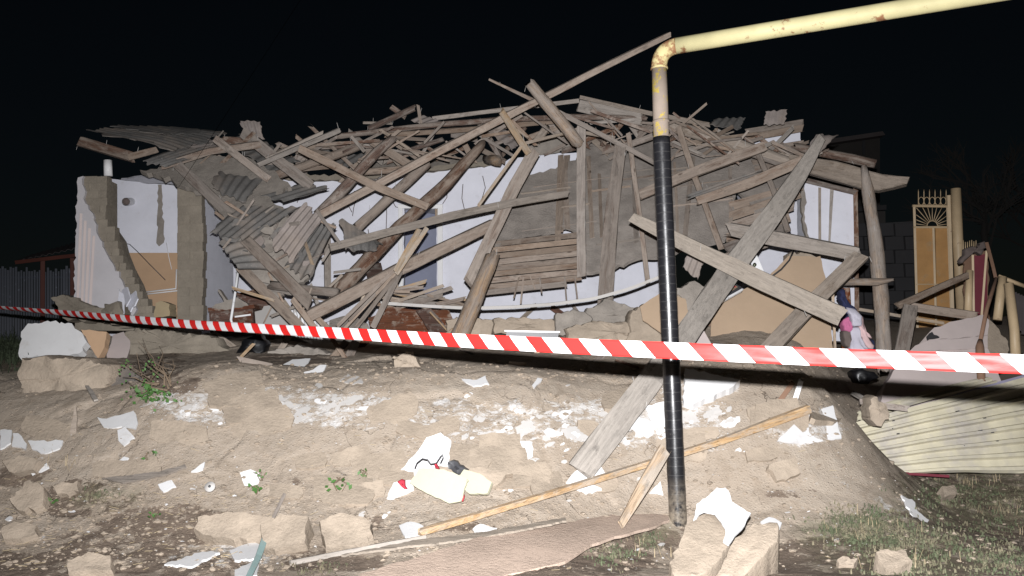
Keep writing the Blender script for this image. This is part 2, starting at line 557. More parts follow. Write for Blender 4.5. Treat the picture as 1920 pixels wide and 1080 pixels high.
def box(name, c, size, mat, parent=None, rot=(0, 0, 0), bev=0.01, jit=0.0):
    bm = bmesh.new()
    bmesh.ops.create_cube(bm, size=1)
    for v in bm.verts:
        v.co = Vector((v.co.x * size[0], v.co.y * size[1], v.co.z * size[2]))
        if jit: v.co += Vector([random.uniform(-jit, jit) for _ in range(3)])
    if bev: bmesh.ops.bevel(bm, geom=bm.edges[:], offset=bev, segments=1, affect='EDGES')
    me = bpy.data.meshes.new(name); bm.to_mesh(me); bm.free()
    me.materials.append(MATS[mat])
    o = bpy.data.objects.new(name, me); COL.objects.link(o)
    from mathutils import Euler
    o.matrix_world = Matrix.Translation(c) @ Euler(rot).to_matrix().to_4x4()
    if parent is not None:
        o.parent = parent; o.matrix_parent_inverse = parent.matrix_world.inverted()
    return o

def sheet(name, quad, waves, mat, amp=0.024, th=0.007, along='u', parent=None, rag=0.03, bend=0.0, trapez=False, nv=14):
    """corrugated sheet from four (px,py,Y) corners p00,p10,p11,p01; waves counted along u"""
    A, B, C, D = [at(*q) for q in quad]
    nu = waves * (16 if trapez else 10)
    n = (B - A).cross(D - A).normalized()
    if n.dot(CP - A) < 0: n = -n
    seed = random.random() * 50
    top = []
    for j in range(nv + 1):
        for i in range(nu + 1):
            u = i / nu; v = j / nv
            uu = u; vv = v
            if j in (0, nv): vv = v + (mnoise.noise(Vector((u * 5, seed, j))) * rag * 1.4)
            if i in (0, nu): uu = u + (mnoise.noise(Vector((v * 5, seed + 9, i))) * rag * 1.4)
            p = A * (1 - uu) * (1 - vv) + B * uu * (1 - vv) + C * uu * vv + D * (1 - uu) * vv
            ph = u * waves * 2 * math.pi
            w = math.sin(ph)
            if trapez: w = max(-1, min(1, (math.sin(ph) - .45) * 4.5))
            p = p + n * (amp * w + bend * (math.sin(math.pi * v) + 0.5 * mnoise.noise(Vector((u * 2 + seed, v * 2, 0)))))
            top.append(p)
    c = sum(top, Vector()) / len(top)
    x, y = basis(n)
    M = Matrix(((x.x, y.x, n.x, c.x), (x.y, y.y, n.y, c.y), (x.z, y.z, n.z, c.z), (0, 0, 0, 1))); Mi = M.inverted()
    V = [Mi @ p for p in top]; V += [v - Vector((0, 0, th)) for v in V]
    N = (nu + 1) * (nv + 1)
    Fc = []
    for j in range(nv):
        for i in range(nu):
            a = j * (nu + 1) + i
            q = (a, a + 1, a + nu + 2, a + nu + 1)
            Fc.append(q); Fc.append(tuple(k + N for k in q[::-1]))
    ed = [i for i in range(nu + 1)] + [j * (nu + 1) + nu for j in range(1, nv + 1)] + [nv * (nu + 1) + i for i in range(nu - 1, -1, -1)] + [j * (nu + 1) for j in range(nv - 1, 0, -1)]
    for i in range(len(ed)):
        a, b = ed[i], ed[(i + 1) % len(ed)]
        Fc.append((a, a + N, b + N, b))
    o = mesh_obj(name, V, Fc, mat, parent, M, smooth=True)
    so_ = o.modifiers.new('edges', 'EDGE_SPLIT'); so_.split_angle = math.radians(50)
    bm = bmesh.new(); bm.from_mesh(o.data); bmesh.ops.recalc_face_normals(bm, faces=bm.faces[:]); bm.to_mesh(o.data); bm.free()
    return o

# ------------------------------------------------------------------ noise for the terrain
def vnoise(x, y, seed):
    xi = np.floor(x).astype(np.int64); yi = np.floor(y).astype(np.int64)
    xf = x - xi; yf = y - yi
    def h(a, b):
        k = (a * 374761393 + b * 668265263 + seed * 1442695041) & 0x7fffffff
        k = ((k ^ (k >> 13)) * 1274126177) & 0x7fffffff
        return ((k ^ (k >> 16)) & 0xffff) / 65535.0
    u = xf * xf * (3 - 2 * xf); v = yf * yf * (3 - 2 * yf)
    return (h(xi, yi) * (1 - u) + h(xi + 1, yi) * u) * (1 - v) + (h(xi, yi + 1) * (1 - u) + h(xi + 1, yi + 1) * u) * v

def fbm(x, y, seed, octs=5, gain=0.5):
    s = 0; a = 1; t = 0
    for o in range(octs):
        s = s + a * vnoise(x * 2 ** o + 17.3 * o, y * 2 ** o - 9.1 * o, seed + o); t += a; a *= gain
    return s / t * 2 - 1

def worley(x, y, seed):
    xi = np.floor(x).astype(np.int64); yi = np.floor(y).astype(np.int64)
    d1 = np.full(x.shape, 9.0); d2 = np.full(x.shape, 9.0); idv = np.zeros(x.shape); ox = np.zeros(x.shape); oy = np.zeros(x.shape)
    def h(a, b, s):
        k = (a * 374761393 + b * 668265263 + (seed + s) * 1442695041) & 0x7fffffff
        k = ((k ^ (k >> 13)) * 1274126177) & 0x7fffffff
        return ((k ^ (k >> 16)) & 0xffff) / 65535.0
    for dx in (-1, 0, 1):
        for dy in (-1, 0, 1):
            a = xi + dx; b = yi + dy
            cx = a + h(a, b, 1); cy = b + h(a, b, 2)
            d = np.hypot(x - cx, y - cy); r = h(a, b, 3)
            m = d < d1
            d2 = np.where(m, d1, np.minimum(d2, d))
            idv = np.where(m, r, idv); ox = np.where(m, x - cx, ox); oy = np.where(m, y - cy, oy)
            d1 = np.where(m, d, d1)
    return d1, d2 - d1, idv, ox, oy

# ------------------------------------------------------------------ ground: one sheet from the camera to the horizon
ctrl_px = [(-150,1080,5.2),(200,1080,5.2),(480,1080,5.2),(800,1080,5.1),(1100,1080,5.1),(1400,1080,5.1),(1700,1080,5.1),(2050,1080,5.0),
 (100,1000,5.95),(400,1000,5.95),(700,1000,5.85),(1000,1000,5.95),(1272,1000,6.45),(1500,1010,6.1),(1800,1000,6.2),(-100,1000,5.95),
 (-100,900,6.6),(100,900,6.5),(400,900,6.4),(700,900,6.4),(1000,900,6.5),(1300,900,6.75),(1500,920,6.65),(1640,965,6.6),(1720,985,6.45),(1800,910,8.2),(1950,905,8.2),(1740,935,7.4),
 (-100,800,7.05),(100,800,6.95),(400,800,6.8),(700,800,6.8),(1000,800,6.85),(1300,800,7.0),(1500,800,7.0),(1590,830,7.1),(1660,905,7.2),
 (-100,735,7.4),(100,735,7.3),(250,740,7.2),(400,705,7.2),(700,708,7.2),(1000,705,7.25),(1300,715,7.3),(1500,720,7.3),(1590,760,7.4),
 (250,705,8.0),(400,674,7.55),(550,690,7.9),(700,690,7.7),(1000,690,7.7),(1300,685,7.7),(1500,690,7.7),(1620,800,8.8),(1640,850,8.3),(1700,870,8.6),
 (30,690,8.4),(150,670,8.8),(250,655,9.6),(450,650,9.5),(700,650,9.5),(1000,640,9.4),(1300,640,9.4),(1500,640,9.4),(1620,740,9.6),
 (1000,605,10.3),(1250,590,10.2),(700,610,10.6),(500,615,10.6),(1500,620,10.3),(250,610,10.6),(1700,790,9.6),(1850,800,9.6),(1980,810,9.6),
 (1700,640,12),(1850,630,12),(2000,630,12),(300,590,12),(700,590,12),(1100,590,12),(1400,600,12),(50,640,12),(-100,640,12)]
cw = [at(*c) for c in ctrl_px]
cpt = [(p.x, p.y, p.z) for p in cw]
for X in (-7, -3.5, 0, 3.5, 7):
    cpt += [(X, 2.0, -0.06), (X, 0.0, -0.08), (X, 4.0, -0.03)]
for X in (-12, -6, 0, 6, 12): cpt += [(X, 15, 1.9), (X, 20, 2.2), (X, 30, 2.3)]
for Y in (2, 5): cpt += [(-11, Y, 0), (11, Y, 0)]
cpt += [(-11, 8, 1.0), (11, 8, 0.2), (-11, 11, 1.7), (11, 11, 1.4)]
cpt = np.array(cpt)
def tps_phi(r2): return np.where(r2 > 1e-9, r2 * np.log(r2 + 1e-12), 0)
K = tps_phi(((cpt[:, None, :2] - cpt[None, :, :2]) ** 2).sum(-1)) + np.eye(len(cpt)) * 0.25
Pm = np.c_[np.ones(len(cpt)), cpt[:, :2]]
A = np.block([[K, Pm], [Pm.T, np.zeros((3, 3))]])
sol = np.linalg.solve(A, np.r_[cpt[:, 2], 0, 0, 0])
def base_h(x, y):
    xc = np.clip(x, -12, 12); yc = np.clip(y, -1, 30)
    sh = xc.shape; q = np.c_[xc.ravel(), yc.ravel()]
    out = np.empty(len(q))
    for i in range(0, len(q), 20000):
        qq = q[i:i + 20000]
        out[i:i + 20000] = tps_phi(((qq[:, None] - cpt[None, :, :2]) ** 2).sum(-1)) @ sol[:-3] + sol[-3] + qq @ sol[-2:]
    return out.reshape(sh)

def axis(lo, hi, d, far_lo, far_hi):
    core = np.arange(lo, hi + 1e-6, d)
    k = 1.35; a = []; s = d; p = lo
    while p > far_lo:
        s *= k; p -= s; a.append(p)
    b = []; s = d; p = hi
    while p < far_hi:
        s *= k; p += s; b.append(p)
    return np.array(a[::-1] + list(core) + b)
gx = axis(-5.6, 5.2, 0.018, -400, 400)
gy = axis(4.3, 9.6, 0.018, -30, 600)
GX, GY = np.meshgrid(gx, gy)
cgx = np.unique(np.r_[gx[::12], gx[-1]]); cgy = np.unique(np.r_[gy[::10], gy[-1]])
CGX, CGY = np.meshgrid(cgx, cgy)
HB = base_h(CGX, CGY)
# bilinear upsample of the smooth base
def bil(xs, ys, Z, x, y):
    i = np.clip(np.searchsorted(xs, x) - 1, 0, len(xs) - 2); j = np.clip(np.searchsorted(ys, y) - 1, 0, len(ys) - 2)
    u = np.clip((x - xs[i]) / (xs[i + 1] - xs[i]), 0, 1); v = np.clip((y - ys[j]) / (ys[j + 1] - ys[j]), 0, 1)
    return (Z[j, i] * (1 - u) + Z[j, i + 1] * u) * (1 - v) + (Z[j + 1, i] * (1 - u) + Z[j + 1, i + 1] * u) * v
H = bil(cgx, cgy, HB, GX, GY)
dHx = np.abs(np.gradient(H, gx, axis=1))
near = np.clip((GY - 3.5) / 1.0, 0, 1) * np.clip((12 - GY) / 1.5, 0, 1) * np.clip((8 - abs(GX)) / 1.5, 0, 1)
near = near * np.clip(1.5 - dHx * 1.3, .2, 1)
slope_m = np.clip((GY - 5.9) / 0.6, 0, 1)
wx = GX + 0.18 * fbm(GX * 1.7, GY * 1.7, 5); wy = GY + 0.18 * fbm(GX * 1.7, GY * 1.7, 25)
d1, ed, idv, ox, oy = worley(wx * 1.9, wy * 2.3, 3)
blocks = (idv - 0.5) * 0.12 + (ox * (idv - 0.5) + oy * ((idv * 7.3) % 1 - 0.5)) * 0.16 - 0.05 * np.clip(1 - ed / 0.10, 0, 1)
bm_ = np.clip(fbm(GX * 0.9, GY * 0.9, 77, 3) * 2.2 + 0.45, 0, 1)
H = H + near * (0.035 * fbm(GX * 1.1, GY * 1.1, 11, 4) + (0.14 + 0.12 * slope_m) * bm_ * blocks)
d1, ed2, id2, ox2, oy2 = worley(wx * 6.5, wy * 7, 9)
cl = np.clip(fbm(GX * 1.6, GY * 1.6, 31, 3) * 2.5 + 0.2, 0, 1)
H = H + near * cl * ((id2 - 0.5) * 0.012 - 0.010 * np.clip(1 - ed2 / 0.12, 0, 1))
H = H + near * (0.012 * fbm(GX * 5, GY * 5, 41, 5, 0.55) + 0.004 * fbm(GX * 26, GY * 26, 51, 3))

def hf(x, y): return bil(gx, gy, H, np.asarray(x, float), np.asarray(y, float))
TT = np.linspace(4.0, 12.5, 260)
def ground_at(px, py):
    d = ray(px, py); t = TT / d.y
    x = d.x * t; y = TT; z = CAMZ + d.z * t
    b = z < hf(x, y)
    i = int(np.argmax(b)) if b.any() else len(TT) - 1
    if i > 0 and b.any():
        a0 = z[i - 1] - hf(x[i - 1], y[i - 1]); a1 = z[i] - hf(x[i], y[i]); f = a0 / (a0 - a1)
        tt = t[i - 1] + (t[i] - t[i - 1]) * f
    else: tt = t[i]
    return CP + d * float(tt)
def gnormal(x, y, e=0.08):
    return Vector((float(hf(x - e, y) - hf(x + e, y)), float(hf(x, y - e) - hf(x, y + e)), 2 * e)).normalized()

# where soil, lime and green lie on the ground (ellipses on the slope, given by sight)
def proj_all():
    P = np.stack([GX.ravel(), GY.ravel(), H.ravel() - CAMZ], 1) @ CMN
    w = np.maximum(-P[:, 2], 0.3)
    return (960 + F * P[:, 0] / w).reshape(GX.shape), (540 - F * P[:, 1] / w).reshape(GX.shape)
PX, PY = proj_all()
def blobs(lst):
    m = np.zeros(GX.shape)
    for (cx, cy, rx, ry, s) in lst:
        q = ((PX - cx) / rx) ** 2 + ((PY - cy) / ry) ** 2
        m = np.maximum(m, s * np.clip(1.5 - q, 0, 1) ** .8)
    return m
soil = blobs([(160,935,110,38,1),(330,985,150,45,1),(230,1025,150,40,1),(60,1060,120,30,1),(330,1065,190,28,.9),(40,890,70,28,.9),(420,935,70,22,.7),
  (560,905,60,20,.5),(700,985,70,22,.8),(620,1050,130,26,.9),(860,985,110,16,.7),(1000,1075,160,18,1),(1130,1030,120,60,1),(1240,1010,50,40,.9),(1560,1050,180,50,1),
  (1500,925,90,10,.7),(1850,960,180,80,1),(1750,1050,260,60,.9),(1760,900,110,30,.8),(540,675,90,14,1),(300,690,60,40,.8),(330,720,60,20,.8),(10,660,60,40,1.1)])
soil = np.where((GY < 4.6), np.maximum(soil, 0.85), soil)
lime = blobs([(390,760,130,34,1),(520,745,90,22,.9),(640,770,130,38,1),(840,780,120,40,.85),(980,790,150,48,.9),(1140,790,130,55,1),(1290,800,80,60,1),(1510,800,75,40,1.1),
  (1330,720,70,28,1),(430,1040,130,26,.9),(40,830,90,30,.5),(1560,930,120,50,.5),(1690,950,70,30,.7),(60,980,110,34,.5),(230,870,80,30,.45),(1250,740,60,40,.8)])
green = blobs([(1850,930,180,60,.9),(1620,1000,120,40,.9),(1700,1050,160,45,.8),(1230,1000,40,30,.6),(200,930,70,26,.5),(20,665,60,40,.8)])
nv_, nu_ = GX.shape
idx = np.arange(nv_ * nu_).reshape(nv_, nu_)
quads = np.stack([idx[:-1, :-1], idx[:-1, 1:], idx[1:, 1:], idx[1:, :-1]], -1).reshape(-1, 4)
me = bpy.data.meshes.new('ground')
me.vertices.add(nv_ * nu_)
me.vertices.foreach_set('co', np.stack([GX, GY, H], -1).ravel())
me.loops.add(quads.size); me.loops.foreach_set('vertex_index', quads.ravel().astype(np.int32))
me.polygons.add(len(quads))
me.polygons.foreach_set('loop_start', np.arange(0, quads.size, 4, dtype=np.int32))
me.polygons.foreach_set('use_smooth', np.ones(len(quads), dtype=bool))
for nm, arr in (('soil', soil), ('lime', lime), ('green', green)):
    a = me.attributes.new(nm, 'FLOAT', 'POINT'); a.data.foreach_set('value', arr.ravel().astype(np.float32))
me.update(calc_edges=True); me.validate()
me.materials.append(MATS['earth'])
ground = bpy.data.objects.new('ground', me); COL.objects.link(ground)
tag(ground, 'dusty tan earth bank of collapsed mud wall sloping up to the house', kind='structure')

# ================================================================== the house
house = empty('collapsed_house', at(800, 620, 11.5), 'collapsed single storey mud brick house with whitewashed inner walls', 'house')

# back wall of the rooms, with a notch for the doorway
slab('back_wall', [(372,352),(440,352),(495,350),(520,336),(575,341),(650,340),(720,332),(795,325),(840,320),(940,309),(957,297),(1030,290),(1100,284),(1180,290),(1250,300),
     (1250,660),(820,660),(818,391),(758,391),(756,660),(372,660)], 12.6, 0.38, 'whitewash', house, 0.8, 9)
slab('wall_head', [(380,350),(495,349),(520,334),(575,338),(650,338),(720,330),(795,322),(840,317),(945,306),(940,298),(840,309),(720,322),(600,329),(520,326),(380,340)], 12.54, 0.30, 'adobe_wall', house, 1.5, 8)
slab('room_wall', [(190,330),(205,335),(250,340),(300,344),(345,351),(345,640),(190,640)], 12.3, 0.3, 'whitewash', house, 0.6, 12)
slab('painted_dado', [(222,474),(336,474),(336,640),(222,640)], 12.29, 0.008, 'tanpaint', house)
slab('ceiling_plaster', [(226,337),(285,330),(335,321),(346,349),(300,344)], 11.6, 0.03, 'whitewash', house, 1.0, 10,
     plane3(at(226,337,12.2), at(346,349,11.6), at(335,321,11.2)))
# water pipe run and flue hole in the little room
fl_ = tube('flue_pipe', [at(247,378,12.32), at(236,378,11.95)], 0.055, 'plasticwhite', house, 16, cap=False)
tube('flue_bore', [at(247,378,12.29), at(236,378,11.97)], 0.047, 'browncloth', fl_, 16)
tube('water_pipe', [at(262,549,12.24), at(330,541,12.24), at(331,505,12.24)], 0.012, 'whitepaint', house, 8)
tube('water_pipe', [at(262,553,12.24), at(333,545,12.24)], 0.010, 'whitepaint', house, 8)
tube('wall_cable', [at(216,453,12.28), at(243,458,12.28), at(258,472,12.28), at(280,495,12.28), at(310,525,12.28)], 0.006, 'darkmetal', house, 6)
tube('wall_cable', [at(312,455,12.28), at(316,480,12.28), at(322,505,12.28)], 0.005, 'whitepaint', house, 6)
# damp streak with its own shape: a peeled strip of plaster
slab('peeled_strip', [(296,346),(303,346),(306,400),(307,455),(298,462),(293,456),(295,400)], 12.295, 0.004, 'greymud', house, 1.2, 7)

# partition cut through by the collapse: courses of mud brick
def bricks(parent, xl, xr, y0, y1, row, length, Y, depth, mat='adobe_wall', jitter=1.2, gap=0.15):
    y = y0; r = 0
    while y < y1:
        a = xl(y + row / 2); b = xr(y + row / 2)
        x = a - (length / 2 if r % 2 else 0)
        while x < b - 2:
            x0 = max(x, a); x1 = min(x + length - gap, b + random.uniform(-1, 3))
            if b - x1 < length * 0.3: x1 = b + random.uniform(-2, 2)
            if x1 - x0 > 4:
                dy = random.uniform(0, 0.016)
                p0 = at(x0, y, Y); p1 = at(x1, y + row - gap, Y)
                c = (p0 + p1) / 2
                box('brick', Vector((c.x, Y + depth / 2 - dy, c.z)), (abs(p1.x - p0.x), depth, abs(p0.z - p1.z)), mat, parent, (0, 0, random.uniform(-.008, .008)), 0.002, 0.0022)
            if x1 >= b - 2: break
            x += length
        y += row; r += 1
part = slab('partition_wall', [(335,352),(378.5,352),(378.5,660),(335,660)], 10.99, 1.25, 'whitewash', house)
bricks(part, lambda y: 333, lambda y: 380, 352, 600, 17, 47, 10.86, 0.13)

# front wall remnant at the left corner, stepped broken edge
stepx = lambda y: float(np.interp(y, [330,418,424,446,450,470,480,500,505,530,545,560,600], [198,198,216,216,222,222,234,236,250,252,262,268,300])) + 3 * math.sin(y * .9)
front = slab('front_wall', [(152,334),(196,334),(196,420),(214,446),(220,470),(232,500),(248,530),(258,560),(292,620),(140,620)], 10.42, 0.34, 'adobe_wall', house)
bricks(front, lambda y: float(np.interp(y, [330,400,470,540,600], [152,158,178,215,225])), stepx, 331, 606, 13.5, 30, 10.30, 0.13)
rend = slab('wall_render', [(146,333),(156,330),(154,345),(160,358),(156,372),(166,392),(174,400),(180,430),(192,462),(202,480),(214,500),(226,522),(236,545),(250,560),(256,580),(246,596),(238,600),
     (226,590),(212,585),(200,574),(190,598),(176,572),(164,590),(152,566),(138,572),(141,480),(143,400)], 10.245, 0.05, 'greyrender', house, 1.4, 6)
for i, x in enumerate((150, 158, 166, 174)):
    beam('rib', [(x + 2, 400 + 14 * i, 10.235), (x - 5, 574, 10.235)], 4.8, 'pinkrender', 0.03, parent=rend, broken=0.1, jit=0.02)
for k, poly in enumerate(([(228,545),(238,538),(244,560),(236,575)], [(236,560),(254,545),(258,560),(244,585)], [(222,540),(234,556),(232,590),(222,570)])):
    pl = plane3(at(*poly[0], 10.2), at(*poly[1], 10.12), at(*poly[2], 10.0))
    o = slab('render_flake', poly, 0, 0.015, 'whitewash', rend, 1.0, 6, pl)
tube('vent_pipe', [at(203,330,10.8), at(202,301,10.8)], 0.052, 'whitepaint', house, 14)
# right-hand rooms
slab('room_wall', [(1392,268),(1400,252),(1500,240),(1503,300),(1515,345),(1515,560),(1392,560)], 12.5, 0.3, 'whitewash', house, 1.0, 9)
slab('room_wall', [(1508,340),(1545,345),(1602,357),(1603,475),(1603,640),(1508,640)], 11.7, 0.3, 'whitewash', house, 0.7, 10)
beam('wall_lath', [(1537,352,11.66),(1537,452,11.66)], 5, 'grey', 0.03, parent=house)
beam('wall_lath', [(1560,348,11.66),(1555,455,11.66)], 7, 'grey', 0.03, parent=house, taper=0.5)
slab('broken_edge', [(1506,345),(1511,372),(1508,400),(1514,430),(1518,446),(1512,446),(1506,420),(1502,380)], 11.62, 0.06, 'greymud', house, 1.2, 7)
beam('corner_post', [(1604,355,11.6),(1606,475,11.6),(1607,640,11.6)], 8, 'brown', 0.1, parent=house)
beam('wall_plate', [(1510,338,11.6),(1608,362,11.6)], 10, 'brown', 0.1, parent=house)
# door frame and leaf seen through the ruin
fr = beam('door_frame', [(751,384,12.53),(751,640,12.53)], 9, 'whitepaint', 0.06, parent=house, broken=0.02, jit=0.01)
beam('jamb', [(825,384,12.53),(826,640,12.53)], 10, 'whitepaint', 0.06, parent=fr, broken=0.02, jit=0.01)
beam('head', [(746,387,12.525),(830,387,12.525)], 8, 'whitepaint', 0.07, parent=fr, broken=0.02, jit=0.01)
beam('split_wood', [(818,392,12.50),(818,415,12.50)], 5, 'fresh', 0.03, parent=fr)
slab('door_leaf', [(758,392),(818,394),(824,560),(800,640),(758,640)], 12.72, 0.04, 'bluepaint', house, 0, 8, plane3(at(758,392,12.72), at(818,394,13.3), at(800,640,13.2)))
# cracks in the whitewash as thin raised seams of mud
for pts in ([(868,345),(866,372),(872,398)], [(690,430),(694,455),(688,480)], [(905,330),(910,352),(902,378),(908,402)], [(392,380),(388,430),(391,500),(386,545)], [(560,350),(563,366),(557,380)], [(640,350),(652,362),(650,380),(660,398)], [(1560,380),(1572,400),(1570,430)], [(664,358),(668,372),(663,390),(661,405)], [(724,378),(725,400),(724,430)], [(736,378),(742,388),(752,390)], [(838,345),(838,370),(830,382)], [(524,335),(525,352)]):
    tube('crack', [at(x, y, 12.597) for x, y in pts], 0.006, 'browncloth', house, 5)

# hanging ceiling panel: mud on laths
cpl = plane3(at(960,342,12.1), at(1400,270,12.1), at(1150,500,10.75))
cpanel = empty('ceiling_panel', hit(1150,500,cpl), 'large grey mud-plastered ceiling panel hanging down beside the black pipe', 'ceiling panel')
slab('mud_layer', [(962,342),(987,330),(1042,315),(1062,302),(1078,300),(1082,282),(1097,272),(1142,264),(1220,262),(1262,252),(1330,262),(1400,285),(1450,300),(1498,330),(1470,370),(1420,400),(1380,352),(1372,440),(1350,452),
     (1300,462),(1232,481),(1205,481),(1185,487),(1155,500),(1128,508),(1100,511),(1095,440),(1060,425),(1040,432),(985,440),(928,462),(936,420),(948,380)], 0, 0.05, 'mud', cpanel, 1.6, 8, cpl)
def lath_on(plane, x0, y0, x1, y1, w, mat, parent, name='lath', off=0.0, th=0.02):
    pl2 = (plane[0] + plane[1] * off, plane[1])
    a = hit(x0, y0, pl2); b = hit(x1, y1, pl2)
    return beam(name, None, w * a.y / F, mat, th, parent=parent, broken=0.35, jit=0.06, world=[a, b])
for i in range(9):
    y = 444 + i * 11.5
    x0 = 926 - i * 2.4 + random.uniform(-6, 6); x1 = 1096 + random.uniform(-8, 6) - max(0, i - 6) * 14
    if i < 2: x1 = 1090
    lath_on(cpl, x0, y + 14, x1, y - 4, 10.2, 'dusty', cpanel, off=0.005 + random.uniform(-.01, .01))
for i in range(6):
    y = 352 + i * 20
    lath_on(cpl, 1372 - i * 3, y + 34, 1506 - i * 9, y - 4 + random.uniform(-4, 4), 17, 'dusty', cpanel, 'plank', 0.012 + i * .004, 0.025)
for i, y in enumerate((238, 248, 274, 285, 296, 308, 320)):
    lath_on(cpl, 1398 + 4 * i, y + 10, 1505, y - 8 + (i == 2) * 4, 13, 'dusty', cpanel, 'plank', 0.02, 0.025)
for i in range(16):
    x0 = random.uniform(960, 1300); y0 = random.uniform(330, 470) - (x0 - 960) * .08; L = random.uniform(50, 150)
    lath_on(cpl, x0, y0 + 6, min(x0 + L, 1400), y0 + 6 - L * .13, random.uniform(3, 8), random.choice(['dusty', 'grey']), cpanel, 'lath', -.004 + random.uniform(0, .006), .02)
for i in range(9):
    x0 = random.uniform(1000, 1390); lath_on(cpl, x0, random.uniform(290, 330), x0 - random.uniform(-8, 20), random.uniform(420, 470), random.uniform(5, 12), 'dusty', cpanel, 'lath', .004, .02)
for i, x in enumerate((982,996,1014,1056,1078,970)):
    beam('hanging_splinter', [(x + random.uniform(-4,4), 520, 10.62), (x + random.uniform(-8,8), 548 + random.uniform(-6, 20), 10.6)], 3, 'dusty', 0.008, parent=cpanel, broken=0.8)

